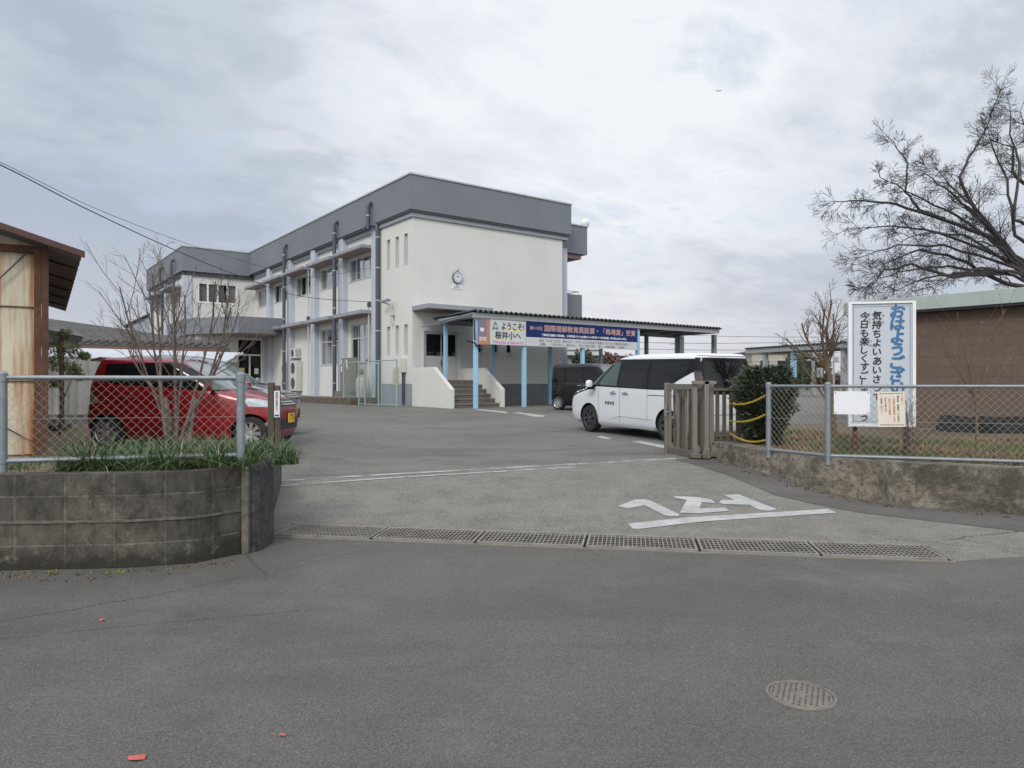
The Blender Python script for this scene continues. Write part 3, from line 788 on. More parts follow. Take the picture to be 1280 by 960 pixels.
m = MB(gT); m.cyl((2.79,13.24,.78), .018, .12, 'x', 8); m.box((2.80,13.20,.70),(2.83,13.26,.92)); m.box((2.90,13.2,.66),(2.98,13.25,.70)); m.build('latch', galv, gate)

sf = empty('slat_fence', (3.5,12.7,.5), radians(18), 'taupe aluminium slat fence on the low wall behind the folded gate', 'fence')
m = MB()
for k in range(19):
    x = .02+k*.070+(.014 if k%2 else 0); m.box((x-.006,-.03 if k%2 else .012,0),(x+.032,-.004 if k%2 else .04,.93))
m.build('slats', bronze, sf)
for a_, b_ in (((-.02,-.05,.93),(1.42,.05,.975)),((-.02,-.055,.115),(1.42,-.033,.155)),((-.02,.043,.115),(1.42,.06,.155))):
    m = MB(); m.box(a_, b_); m.build('rail', bronze, sf, bevel=.003)
for x in (.60,1.38):
    m = MB(); m.box((x-.045,-.10,-.02),(x+.045,-.06,1.0)); p_ = m.build('post', bronze, sf, bevel=.004)
    if x < 1:
        m = MB(); m.box((x-.03,-.106,.04),(x+.0,-.1015,.36)); m.build('label_strip', paper_white, p_)
# yellow chains
def chain(A, B, sag, label, n=34):
    A, B = Vector(A), Vector(B); pts = []
    for i in range(n+1):
        f_ = i/n; p = A.lerp(B, f_); p.z -= sag*4*f_*(1-f_); pts.append(p)
    mb = MB(); c0 = A
    for i in range(n):
        p, q = pts[i], pts[i+1]; d = (q-p); L = d.length; d.normalize()
        s1 = d.orthogonal().normalized() if i%2 else d.cross(d.orthogonal()).normalized()
        mid_ = (p+q)/2; ring = []
        for k in range(9):
            a = 2*pi*k/8; ring.append(mid_+d*(L*.68*cos(a))+s1*(L*.30*sin(a)))
        ring = [r_-c0 for r_ in ring]
        mb.tube(ring, .0048, 5, cap=False)
    o = mb.build('yellow_chain', yellow, smooth=True, fix=False); o.location = c0
    tag(o, label, 'chain', 'yellow chains between the slat fence and the fence end post')
cz = [(504,497,.05),(525.5,518,.045),(541,550,.06)]
for (v0, v1, sg), nm in zip(cz, ('topmost of the three yellow plastic chains in front of the yew bush','middle one of the three yellow plastic chains in front of the yew bush','lowest of the three yellow plastic chains, just above the wall')):
    A = at(912, v0, 12.55); B = at(957, v1 if v1 != 497 else 494, 10.75)
    chain(A, B, sg*1.3, nm)
# ------------------------------------------------------------------ school building, local frame: x to the right along the end wall, y back along the long front
BO = Vector((-4.3,30.5,0)); BA = math.atan2(.592,.806)
school = empty('school_building', BO, BA, 'two storey cream school building with slate grey parapet and pale blue pilasters', 'school')
ex = Vector((cos(BA), sin(BA),0)); ey = Vector((-sin(BA), cos(BA),0))
def b2w(x, y, z=0): return BO+ex*x+ey*y+Vector((0,0,z))
def w2b(p): p = Vector(p)-BO; return Vector((p.dot(ex), p.dot(ey), p.z))
def on_y(u, yl):     # local x where the view column u crosses the plane y = yl
    k = (u-640)/F
    a = BO+ey*yl; return (k*a.y-a.x)/(ex.x-k*ex.y)
def on_x(u, xl):
    k = (u-640)/F
    a = BO+ex*xl; return (k*a.y-a.x)/(ey.x-k*ey.y)
def zz(v, x, y): return EYE-(v-480)/F*b2w(x,y).y
TA = lambda x0: (lambda p: Vector((x0-p.y, p.x, p.z)))      # a along y, b outwards to -x
TB = lambda y0: (lambda p: Vector((p.x, y0-p.y, p.z)))      # a along x, b outwards to -y
def wall_panel(mb, a0, a1, z0, z1, ops, depth=.12, mi=0):
    As = sorted(set([a0,a1]+[v for o in ops for v in (o[0],o[1]) if a0 < v < a1])); Zs = sorted(set([z0,z1]+[v for o in ops for v in (o[2],o[3]) if z0 < v < z1]))
    for i in range(len(As)-1):
        for j in range(len(Zs)-1):
            ca, cz = (As[i]+As[i+1])/2, (Zs[j]+Zs[j+1])/2
            if any(o[0] < ca < o[1] and o[2] < cz < o[3] for o in ops): continue
            mb.quad((As[i],0,Zs[j]),(As[i+1],0,Zs[j]),(As[i+1],0,Zs[j+1]),(As[i],0,Zs[j+1]), mi)
    for (p,q,r,s_) in ops:
        mb.quad((p,0,r),(p,0,s_),(p,-depth,s_),(p,-depth,r), mi); mb.quad((q,0,r),(q,0,s_),(q,-depth,s_),(q,-depth,r), mi)
        mb.quad((p,0,r),(q,0,r),(q,-depth,r),(p,-depth,r), mi); mb.quad((p,0,s_),(q,0,s_),(q,-depth,s_),(p,-depth,s_), mi)
def window(T, a0, a1, z0, z1, depth, n, frame=alu, transom=None, curtains=True, parent=None, fw=.045, sill=True, rnd=None):
    parent = parent or school; b0 = -depth
    m = MB(T)
    m.box((a0,b0-.03,z0),(a1,b0+.03,z0+fw)); m.box((a0,b0-.03,z1-fw),(a1,b0+.03,z1)); m.box((a0,b0-.031,z0+.001),(a0+fw,b0+.031,z1-.001)); m.box((a1-fw,b0-.031,z0+.001),(a1,b0+.031,z1-.001))
    for i in range(1, n):
        a = a0+(a1-a0)*i/n; m.box((a-fw*.6,b0-.026,z0+fw),(a+fw*.6,b0+.026,z1-fw))
    if transom: m.box((a0+fw,b0-.036,transom-.03),(a1-fw,b0+.036,transom+.03))
    if sill: m.box((a0-.04,b0+.03,z0-.03),(a1+.04,.03,z0-.002))
    fo = m.build('window', frame, parent)
    for i in range(n):
        p, q = a0+(a1-a0)*i/n+fw*.6, a0+(a1-a0)*(i+1)/n-fw*.6
        rows = [(z0+fw, z1-fw)] if not transom else [(z0+fw, transom-.03),(transom+.03, z1-fw)]
        for (r, s_) in rows:
            mm = MB(T); bb_ = b0-.004 if i%2 else b0+.008
            mm.quad((p,bb_,r),(q,bb_,r),(q,bb_,s_),(p,bb_,s_)); mm.build('pane', pane_m, fo)
    if curtains:
        mm = MB(T); R_ = random.Random(rnd or int(a0*100+z0*10))
        for i in range(n):
            if R_.random() < .62:
                p, q = a0+(a1-a0)*i/n, a0+(a1-a0)*(i+1)/n
                if R_.random() < .5: q = p+(q-p)*R_.uniform(.3,.7)
                K = 12
                vs = []
                for k in range(K+1):
                    a = p+(q-p)*k/K; b = b0-.16+.025*sin(k*1.9)
                    vs += [(a,b,z0),(a,b,z1)]
                mm.add(vs, [(2*k,2*k+2,2*k+3,2*k+1) for k in range(K)])
        if mm.f: mm.build('curtain', curtain_m, fo, fix=False)
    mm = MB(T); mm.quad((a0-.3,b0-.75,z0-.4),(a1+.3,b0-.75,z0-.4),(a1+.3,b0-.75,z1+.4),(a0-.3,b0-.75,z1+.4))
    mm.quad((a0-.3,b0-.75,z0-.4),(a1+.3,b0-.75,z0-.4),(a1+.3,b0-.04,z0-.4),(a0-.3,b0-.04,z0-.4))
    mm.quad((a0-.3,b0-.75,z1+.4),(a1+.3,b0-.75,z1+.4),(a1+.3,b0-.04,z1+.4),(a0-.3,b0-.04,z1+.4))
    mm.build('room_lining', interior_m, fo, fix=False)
    return fo
ZT, ZF, ZS, ZG = 10.45, 8.98, 8.72, .45
XW, XR = .2, .36         # slit wall plane / recessed bay plane
PIL = [3.72, 7.62, 11.49, 15.36, 19.23]
# end wall (faces the canopy)
X1 = on_y(703, .2); 
mb = MB(TB(XW))
slit = [(on_y(u,.2)-.17, on_y(u,.2)+.17, 2.98, 3.95) for u in (599.5,620,637)]
door = (on_y(530,.2), on_y(573.5,.2), 1.72, 3.86)
wall_panel(mb, XW, X1, ZG, ZS, [door]+slit, .18)
mb.build('end_wall', cream, school)
for s_ in slit: window(TB(XW), *s_, .12, 1, alu, curtains=False)
m = MB(); m.box((2.75,XW-.03,ZG-.1),(X1-.01,XW-.002,1.56)); m.build('plinth', base_concrete, school)
# long front: slit wall then recessed bays
mb = MB(TA(XW))
sl2 = [(c-.16,c+.16,6.69,8.08) for c in (.80,1.62,2.46)]+[(c-.16,c+.16,2.80,4.14) for c in (.80,1.62,2.46)]
wall_panel(mb, XW, PIL[0]-.3, ZG, ZS, sl2, .2)
mb.build('front_wall', cream, school)
for s_ in sl2: window(TA(XW), *s_, .16, 1, alu, curtains=False, sill=False)
mb = MB(TA(XR)); ops = []
bays = []
for i in range(5):
    a0 = PIL[i]+.3; a1 = (PIL[i+1]-.3) if i < 4 else 22.6
    bays.append((a0,a1))
    ops.append((a0+.12, a1-.12 if i < 4 else a1-.4, 6.70, 7.78))
low = [(bays[0][0]+.1,bays[0][1]-.35,2.58,4.50),(bays[1][0]+.12,bays[1][1]-.12,2.58,4.50),(bays[2][0]+.4,bays[2][1]-1.6,3.0,4.4)]
wall_panel(mb, PIL[0]-.3, 23.2, ZG, ZS, ops+low[:2], .14)
mb.build('bay_wall', cream, school)
for i, o_ in enumerate(ops): window(TA(XR), *o_, .10, 4, alu, rnd=i+3)
for i, o_ in enumerate(low[:2]): window(TA(XR), *o_, .10, 4, alu, transom=3.82, rnd=i+11)
# pilasters
for y in PIL:
    m = MB(); m.box((.08,y-.3,ZG-.1),(XR+.02,y+.3,ZF-.02)); m.build('pilaster', pale_blue_wall, school, bevel=.015)
# sunshades, upper and lower
for i, (a0,a1) in enumerate(bays):
    m = MB(TA(XR)); m.box((a0-.02,-.01,7.93),(a1+.02,.78,8.07)); m.box((a0,.0,7.90),(a1,.76,7.926), 1); m.build('sunshade', [grey_light, soffit], school)
for i, (a0,a1) in enumerate(bays[:4]):
    m = MB(TA(XR)); e = a1+.62 if i < 3 else a1+1.9
    m.box((a0-.02,-.01,4.86),(a1+.02,.80,5.02)); m.box((a0,.0,4.83),(a1,.78,4.856), 1); m.build('sunshade', [grey_light, soffit], school)
# parapet bands
m = MB(); m.box((0,0,ZF),(9.0,30,ZT)); m.build('parapet', grey_paint, school)
m = MB(); m.box((-.04,-.04,ZT+.002),(9.04,30.04,ZT+.07)); m.build('coping', silver_cap, school)
m = MB(); m.box((.11,.11,ZS-.02),(8.9,PIL[0]-.31,ZF-.003)); 
m.box((.035,.035,ZF-.09),(8.95,PIL[0]-.31,ZF-.004), 1)
for (a0,a1) in bays: m.box((.22,a0,ZS-.02),(.38,a1,ZF-.003)); m.box((.05,a0,ZF-.09),(.38,a1,ZF-.004), 1)
m.build('drip_band', [grey_light, grey_trim], school)
# right hand return: pilaster, corridor block behind with balcony
m = MB(); m.box((X1,.55,ZG),(X1+.62,.95,8.4)); m.build('pilaster', pale_blue_wall, school)
m = MB(); m.box((X1+.001,.96,ZG),(X1+.3,24,8.4)); m.build('rear_wall', cream, school)
m = MB(); m.box((8.70,1.2,8.37),(11.15,26,9.83)); m.build('eaves_block', grey_paint, school)
m = MB(); m.box((8.70,1.4,8.14),(10.9,26,8.366)); m.build('eaves_soffit', soffit, school)
m = MB(); m.box((8.72,1.15,9.832),(11.2,26,9.89)); m.build('eaves_coping', silver_cap, school)
m = MB(); m.box((8.80,1.5,4.9),(11.05,24,6.27)); m.build('balcony', grey_paint, school)
m = MB(); m.tube([(8.9,1.6,6.27),(8.9,1.6,6.45),(10.9,1.6,6.45),(10.9,1.6,6.27)], .025, 6); m.tube([(10.9,1.6,6.45),(10.9,12,6.45)], .025, 6); m.build('handrail', alu, school)
# main body top lid/back so nothing is hollow
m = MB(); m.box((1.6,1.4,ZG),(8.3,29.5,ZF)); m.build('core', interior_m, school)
# satellite dish
p = b2w(11.1,1.3,0); dz_ = EYE+196*p.y/F
dish = empty('roof_dish', (p.x,p.y,9.93), 0, 'round white dish on the right end of the roof edge', 'dish')
m = MB(); 
for i in range(1): m.lathe([(.001,-.10),(.12,-.085),(.2,-.04),(.235,.02),(.225,.03),(.1,.0),(.001,-.01)], (0,0,.14), 'y', 20)
m.build('reflector', dish_m, dish, smooth=True)
m = MB(); m.tube([(0,.05,0),(0,.05,.15)], .025, 8); m.build('mast', galv, dish)
# wing
W0 = 23.1; WX = -4.0; WY = 35.5
mb = MB(TB(W0)); wop = (WX+.75, WX+3.25, 6.9, 8.25)
wall_panel(mb, WX, XR, 4.4, ZS, [wop], .1); mb.build('wing_front_wall', cream, school)
window(TB(W0), *wop, .04, 4, white_alu, curtains=True, rnd=8, fw=.09)
mb = MB(TA(WX)); so_ = [(W0+1.6,W0+4.6,6.7,7.8),(W0+6.0,W0+9.5,6.7,7.8)]
wall_panel(mb, W0, WY, ZG, ZS, so_, .12); mb.build('wing_side_wall', cream, school)
for o_ in so_: window(TA(WX), *o_, .08, 4, alu)
m = MB(); m.box((WX-.25,W0-.25,ZF-.1),(0-.001,WY,ZT-.02)); m.build('wing_parapet', grey_paint, school)
m = MB(); m.box((WX-.29,W0-.29,ZT-.018),(-.04,WY,ZT+.05)); m.build('wing_coping', silver_cap, school)
m = MB(); m.box((WX-.12,W0-.12,ZS-.1),(.3,W0-.001,ZF-.103)); m.box((WX-.12,W0-.12,ZS-.1),(WX-.001,WY,ZF-.104)); m.build('drip_band', grey_trim, school)
for (x,y) in ((WX-.15,W0+.0),(WX-.2,W0+5.3),(WX-.2,W0+10.6)):
    m = MB(); m.box((x,y-.1,ZG),(x+.5,y+.5,ZS-.11)); m.build('pilaster', pale_blue_wall, school)
for (a,b_) in ((W0+.9,W0+5.0),(W0+5.9,W0+10.4)):
    m = MB(); m.box((WX-.75,a,7.93),(WX-.001,b_,8.07)); m.build('sunshade', grey_light, school)
m = MB(); m.box((WX+.6,W0+.8,ZG),(1.5,WY-.2,ZF-.2)); m.build('wing_core', interior_m, school)
# ground floor vestibule and porch roof
VY = 19.7
mb = MB(TB(VY)); dop = (-1.66,-.12,1.0,4.42); wop2 = (-2.72,-2.32,2.4,4.2)
wall_panel(mb, -4.1, XR, ZG, 4.6, [dop, wop2], .2); mb.build('vestibule_wall', cream, school)
m = MB(); m.box((-4.1,VY+.001,ZG),(-3.9,W0,4.6)); m.build('vestibule_side', cream, school)
window(TB(VY), *wop2, .1, 1, alu, curtains=False)
dr = MB(TB(VY)); a0,a1,z0,z1 = dop; f_ = .07
dr.box((a0,-.15,z0),(a0+f_,-.07,z1)); dr.box((a1-f_,-.15,z0),(a1,-.07,z1)); dr.box(((a0+a1)/2-.05,-.149,z0),((a0+a1)/2+.05,-.071,3.35)); dr.box((a0+f_,-.151,3.35),(a1-f_,-.069,3.45)); dr.box((a0+f_,-.15,z1-f_),(a1-f_,-.07,z1))
dr.box((a0+f_,-.14,z0),((a0+a1)/2-.05,-.08,1.75)); dr.box(((a0+a1)/2+.05,-.14,z0),(a1-f_,-.08,1.75))
do_ = dr.build('entrance_door', white_alu, school)
for (p_,q_,r_,s_) in ((a0+f_,(a0+a1)/2-.05,1.75,3.35),((a0+a1)/2+.05,a1-f_,1.75,3.35),(a0+f_,a1-f_,3.45,z1-f_)):
    m = MB(TB(VY)); m.quad((p_,-.11,r_),(q_,-.11,r_),(q_,-.11,s_),(p_,-.11,s_)); m.build('pane', carglass, do_)
for (a, z, w_, h_, mt) in ((-1.38,2.15,.34,.42,plate_yellow),(-.46,2.2,.26,.36,paper_white),(-1.0,2.0,.1,.18,paper_white)):
    m = MB(TB(VY)); m.box((a-w_/2,-.108,z),(a+w_/2,-.10,z+h_)); m.build('notice', basic('notice_yellow',(.42,.40,.15),.7) if mt is plate_yellow else mt, do_)
m = MB(); m.prism([(XR,16.7),(-2.45,16.7),(-4.55,20.0),(-4.55,26.0),(XR,26.0)], 4.58, 5.56); m.build('porch_roof', grey_paint, school)
m = MB(); m.prism([(XR,16.8),(-2.4,16.8),(-4.45,20.05),(-4.45,26.0),(XR,26.0)], 4.55, 4.577); m.build('porch_soffit', soffit, school)
m = MB(); m.box((-4.35,20.3,ZG),(-4.12,20.6,4.55)); m.build('pilaster', pale_blue_wall, school)
# downpipes
def downpipe(y, ztop, zbot, hook=True, r=.095, x=-.03, elbow=None):
    m = MB()
    pts = []
    if hook: pts += [(.05,y+.0,ztop-.16),(.0,y,ztop-.02),(-.07,y,ztop),(-.16,y,ztop-.04),(x-.17,y,ztop-.16)]
    pts += [(x-.17,y,ztop-.3),(x-.17,y,zbot)]
    m.tube(pts, r, 10); o_ = m.build('downpipe', pvc, school, smooth=True)
    m = MB(); z = ztop-.6
    while z > zbot: m.lathe([(r+.012,-.02),(r+.012,.02)], (x-.17,y,z), n=10); z -= 1.9
    if m.f: m.build('pipe_clip', alu, o_)
downpipe(on_x(418,-.2), 9.80, .7); downpipe(on_x(355,-.2), 9.80, .8); downpipe(on_x(460,-.2), 9.96, 8.75)
m = MB(); yb = PIL[0]-.42
m.tube([(-.2,PIL[0]+.38,8.78),(-.16,PIL[0]+.2,8.9),(-.05,PIL[0]-.1,8.93),(.02,yb-.02,8.85),(.06,yb-.03,8.6),(.06,yb-.03,.7)], .105, 12)
dpo = m.build('downpipe', pvc, school, smooth=True)
m = MB()
for z in (8.3,6.9,5.4,4.0,2.5): m.lathe([(.118,-.02),(.118,.02)], (.06,yb-.03,z), n=12)
m.build('pipe_clip', alu, dpo)
for (y_) in (W0+2.0, W0+5.9):
    m = MB(); m.tube([(WX-.3,y_,9.75),(WX-.38,y_,9.9),(WX-.46,y_,9.75),(WX-.46,y_,8.9),(WX-.3,y_,8.7),(WX-.3,y_,.8)], .09, 8); m.build('downpipe', pvc, school, smooth=True)
# conduits
for (y_, za, zb_, x_) in ((PIL[0]+.34,5.35,.8,-.02),(PIL[2]+.36,8.2,.9,-.02),(bays[2][0]+.35,5.9,1.1,.55)):
    m = MB(); m.tube([(x_,y_,zb_),(x_,y_,za),(x_-.05,y_,za+.06)], .032, 7); m.build('conduit', white_plastic, school, smooth=True)
m = MB(); m.box((-.06,PIL[0]+.26,5.15),(.06,PIL[0]+.44,5.42)); m.build('cable_bracket', pvc, school)
m = MB(); m.box((-.10,PIL[2]+.26,4.95),(.04,PIL[2]+.42,5.3)); m.build('cable_bracket', pvc, school)
# light bracket and meter pipe on the slit wall
m = MB(TA(XW)); m.tube([(2.35,.02,5.15),(2.35,.35,5.22),(1.7,.42,5.30)], .035, 7); m.box((1.55,.34,5.2),(2.5,.44,5.28)); m.build('cable_bracket', galv, school)
m = MB(TA(XW)); m.tube([(1.95,.1,5.2),(1.95,.1,4.85)], .03, 7); m.box((1.8,.01,4.6),(2.1,.14,4.85)); m.tube([(1.95,.08,4.6),(2.05,.1,4.25),(1.85,.1,4.25),(1.9,.08,4.6)], .025, 7); m.build('meter_pipe', white_plastic, school)
# door canopy slab, end door, stairs
m = MB(); m.box((XW-.03,-1.25,4.68),(3.4,XW,4.88)); m.box((XW+.02,-1.2,4.65),(3.35,XW-.01,4.678), 1); m.build('door_canopy', [grey_light, soffit], school, bevel=.03)
dr = MB(TB(XW)); a0,a1,z0,z1 = door; f_ = .07
dr.box((a0,-.14,z0),(a0+f_,-.04,z1)); dr.box((a1-f_-.0,-.14,z0),(a1,-.04,z1)); dr.box((a0+f_,-.139,z1-f_),(a1-f_,-.041,z1)); 
mid_ = (a0+a1)/2
for (p_,q_,b_) in ((a0+f_,mid_+.03,-.06),(mid_-.03,a1-f_,-.10)):
    dr.box((p_,b_-.02,z0),(q_,b_+.02,2.78)); dr.box((p_,b_-.02,z0),(p_+.06,b_+.021,z1-f_)); dr.box((q_-.06,b_-.02,z0),(q_,b_+.021,z1-f_)); dr.box((p_+.06,b_-.02,z1-f_-.06),(q_-.06,b_+.02,z1-f_))
do2 = dr.build('side_door', basic('door_grey_panel', (.44,.45,.46), .5, .04, 2, metal=.1), school)
for (p_,q_,b_) in ((a0+f_+.06,mid_-.03,-.06),(mid_+.03,a1-f_-.06,-.10)):
    m = MB(TB(XW)); m.quad((p_,b_+.012,2.78),(q_,b_+.012,2.78),(q_,b_+.012,z1-f_-.06),(p_,b_+.012,z1-f_-.06)); m.build('pane', carglass, do2)
m = MB(TB(XW)); m.box((mid_-.02,-.03,2.35),(mid_+.01,.0,2.6)); m.build('handle', black_trim, do2)
m = MB(TB(XW)); m.box((a0-.1,.001,z0),(a0-.002,.03,z1+.08)); m.box((a1+.002,.001,z0),(a1+.1,.03,z1+.08)); m.box((a0-.1,.002,z1+.0),(a1+.1,.031,z1+.1)); m.build('door_surround', cream, school)
PX = 2.62
for (xa, xb) in ((XW-.02,XW+.16),(PX,PX+.18)):
    m = MB(); m.extr([(xa,XW-.01,ZG),(xa,-2.95,ZG),(xa,-2.95,1.34),(xa,-1.6,2.24),(xa,XW-.01,2.24)], (xb-xa,0,0)); m.build('stair_parapet', cream, school, bevel=.01)
m = MB(); m.box((XW+.161,-1.22,ZG),(PX-.001,XW-.01,1.72)); m.build('stair_landing', stair_stone, school)
for k in range(5):
    zt_ = 1.72-.19*(k+1); y1_ = -1.22-.32*k
    m = MB(); m.box((XW+.161,y1_-.32,ZG),(PX-.001,y1_-.001,zt_)); m.box((XW+.16,y1_-.345,zt_-.05),(PX,y1_-.32,zt_+.001), 1)
    m.build('step', [stair_stone, basic('step_nosing', (.19,.165,.14), .8, .2, 12)], school)
# footings: kerb bed in front of the long front
m = MB(); m.box((-1.2,3.4,ZG-.2),(-.9,15.5,.90)); m.box((-.899,3.4,ZG-.2),(.6,3.7,.92)); m.build('kerb_bed', basic('brown_stained_kerb', (.10,.075,.06), .9, .5, 6, bump=.4, dirtamt=.6, dirt=(.25,.22,.18)), school)
m = MB(); m.box((-.898,3.71,ZG-.2),(.6,15.5,.9)); m.build('bed_slab', base_concrete, school)
m = MB(); m.box((XW-.012,-.0,ZG-.2),(XW-.002,PIL[0]-.6,1.56)); m.build('plinth', grey_light, school)
m = MB(); m.box((-.5,5.0,.901),(.2,7.0,1.2)); m.build('plinth', concrete_lip, school)
tag(bpy.data.objects['kerb_bed'])

# ------------------------------------------------------------------ things on and beside the school
def clocky():
    x = on_y(571, XW); z = EYE+133*b2w(x,XW).y/F
    p = b2w(x, XW-.001, z)
    ck = empty('wall_clock', p, BA, 'round wall clock with a white plate under it, high on the cream end wall', 'clock')
    m = MB(); m.lathe([(.001,-.02),(.245,-.02),(.262,-.06),(.262,-.10),(.245,-.11)], axis='y', n=40); m.build('case', black_trim, ck, smooth=True)
    m = MB(); m.lathe([(.001,-.105),(.25,-.105)], axis='y', n=40); m.build('dial', clock_face, ck)
    m = MB()
    for k in range(12):
        a = 2*pi*k/12; put_text(m, str(12 if k == 0 else k), (.20*sin(a),-.1065,.20*cos(a)), (1,0,0), (0,0,1), h=.075)
    m.build('numerals', black_ink, ck, fix=False)
    for a, L, w_ in ((radians(-62),.12,.016),(radians(20),.18,.011)):
        m = MB(); d = Vector((sin(a),0,cos(a))); s_ = Vector((cos(a),0,-sin(a))); o0 = Vector((0,-.109 if L < .15 else -.1105,0))
        m.quad(o0-d*.03-s_*w_, o0-d*.03+s_*w_, o0+d*L+s_*w_*.5, o0+d*L-s_*w_*.5); m.build('hand', black_ink, ck, fix=False)
    m = MB(); m.extr([(-.25,-.02,-.33),(.25,-.02,-.33),(.29,-.02,-.51),(-.27,-.02,-.50)], (0,.019,0)); pl = m.build('donor_plate', white_alu, ck)
    m = MB(); put_text(m, '創立記念', (0,-.0225,-.43), (1,0,0), (0,0,1), w=.36, offset=.0); m.lathe([(.001,-.0225),(.025,-.0225)], (0,0,-.375), 'y', 12); m.build('plate_lettering', black_ink, pl, fix=False)
    m = MB(); m.tube([(0,-.02,.27),(.0,-.1,.34),(.05,-.14,.37)], .022, 8); m.build('bracket', gold_m, ck)
clocky()
def ac_unit(y, z, w_, h_, label, x=XR, d=.32):
    p = b2w(x-.02, y, z); a = empty('air_conditioner', p, BA, label, 'air conditioner', 'outdoor units on the school front')
    m = MB(); m.box((-d,-w_/2,0),(0,w_/2,h_)); m.build('casing', white_plastic, a, bevel=.015)
    nf = 1 if h_ < .9 else 2
    for k in range(nf):
        m = MB(); c_ = (-d-.004,0.08,h_*(k+.5)/nf); r = min(w_,h_/nf)*.38
        for q in range(5): m.lathe([(r*(q+1)/5-.008,-.004),(r*(q+1)/5,-.008)], c_, 'x', 24)
        m.build('fan_grille', beam_grey, a)
        m = MB(); m.lathe([(.001,.0),(r,.0)], (-d-.002,.08,h_*(k+.5)/nf), 'x', 24); m.build('fan_opening', interior_m, a, fix=False)
    m = MB(); 
    for q in range(9): m.box((-d*.9,-w_/2-.006,h_*(.12+.08*q)),(-d*.1,-w_/2-.001,h_*(.12+.08*q)+.02))
    m.build('louvre', beam_grey, a)
    m = MB(); m.box((-d*.9,-w_*.4,-.06),(0,-w_*.4+.05,-.001)); m.box((-d*.9,w_*.4-.05,-.06),(0,w_*.4,-.001)); m.build('bracket', galv, a)
ya = on_x(368, .1)
ac_unit(ya, 3.05, .8, .6, 'small wall mounted air conditioner above the two tall units', d=.34)
ac_unit(on_x(357.5,.1), 1.15, .85, 1.75, 'left one of the two tall air conditioners on the school front', d=.36)
ac_unit(on_x(369,.1), 1.15, .95, 1.75, 'right one of the two tall air conditioners, below the small unit', d=.36)
m = MB(); p = b2w(.5,VY-3.0,1.05)
fb = empty('wall_box', b2w(XR-.02,on_x(336,.4),3.0), BA, 'small brass coloured box on the wall beside the entrance doors', 'wall box')
m = MB(); m.box((-.12,-.17,0),(0,.17,.42)); m.build('box_body', gold_m, fb); m = MB(); m.box((-.13,-.1,.1),(-.121,.1,.3)); m.build('box_door', white_plastic, fb)
# board cabinet
cb = empty('board_screen', b2w(-.25,5.2,1.2), BA, 'taupe weathered board screen in front of the ground floor window', 'screen')
m = MB(); m.box((-.05,-.3,0),(.03,1.55,1.62)); m.box((.031,.7,0),(.5,.74,1.55)); m.build('board', cabinet_m, cb)
for (y_,z_) in ((1.4,1.3),(.75,1.25),(1.35,.95),(.7,1.1)):
    m = MB(); m.box((-.07,y_-.05,z_),(-.0505,y_+.05,z_+.28)); m.build('paper_note', paper_white, cb)
# meter board
mtb = empty('electric_meter_box', b2w(XW-.01,.95,2.05), BA, 'ivory electric meter box with pipes beside the green cage', 'meter box')
m = MB(); m.box((-.16,-.22,0),(0,.12,.62)); m.build('box_body', white_plastic, mtb, bevel=.01)
m = MB(); m.tube([(-.06,-.1,0),(-.06,-.1,-1.4)], .045, 8); m.tube([(-.05,.05,0),(-.05,.05,-1.4)], .03, 8); m.build('pipe', pvc, mtb)
nb = empty('warning_panel', b2w(XW-.01,1.75,1.5), BA, 'faded orange and white warning panel on the wall inside the green cage', 'panel')
m = MB(); m.box((-.03,-.32,0),(0,.2,.78)); m.build('panel_board', basic('faded_panel', (.50,.42,.33), .7, .15, 8), nb)
m = MB()
for k, s_ in enumerate(('火気厳禁','プロパン')): 
    put_text(m, s_, (-.032,-.06,.56-.3*k), (0,-1,0), (0,0,1), w=.42)
m.build('panel_lettering', red_ink, nb, fix=False)
# gas cylinders
def gas(y, x, label):
    a = empty('gas_cylinder', b2w(x,y,.93), BA, label, 'gas cylinder', 'gas cylinders in the green cage')
    m = MB(); m.lathe([(.001,0),(.16,0),(.17,.04),(.17,.80),(.14,.90),(.06,.95),(.001,.95)], n=22); m.build('tank', gas_m, a, smooth=True)
    m = MB(); m.lathe([(.10,.90),(.11,1.06),(.095,1.06),(.09,.92)], n=18); m.tube([(0,0,.95),(0,0,1.03)], .02, 8); m.build('valve_guard', gas_m, a)
gas(4.35,-.35,'grey gas cylinder at the left end of the green mesh cage'); gas(3.95,-.38,'grey gas cylinder beside the pale blue pilaster in the green cage')
cage = empty('mesh_cage', b2w(-.55,0,.6), BA, 'pale green steel mesh cage around the gas cylinders at the school corner', 'cage')
Z0c = .0; 
pts_ = [(-.35,4.9,.32),(-.35,3.2,.0),(-.35,2.55,.0),(-.35,1.2,.0),(-.25,-.30,.0)]
for i, (x,y,z) in enumerate(pts_):
    m = MB(); m.tube([(x,y,z),(x,y,1.98)], .035, 8); m.build('post', green_frame, cage)
for a_, b_ in zip(pts_[:-1], pts_[1:]):
    for z in (1.95, max(a_[2],b_[2])+.06):
        m = MB(); m.tube([(a_[0],a_[1],z),(b_[0],b_[1],z)], .024, 6); m.build('rail', green_frame, cage)
m = MB()
m.tube([(-.35,4.9,1.95),(.55,4.9,1.95)], .022, 6); m.build('rail', green_frame, cage)
m = MB(); m.tube([(-.35,3.2,.1),(-.35,2.55,1.0)], .015, 6); m.build('brace', green_frame, cage)
m = MB()
for a_, b_ in zip(pts_[:-1], pts_[1:]): linkmesh(m, a_[:2], b_[:2], max(a_[2],b_[2])+.06, 1.95, .12, .0024)
m.build('wire_mesh', green_frame, cage, fix=False)

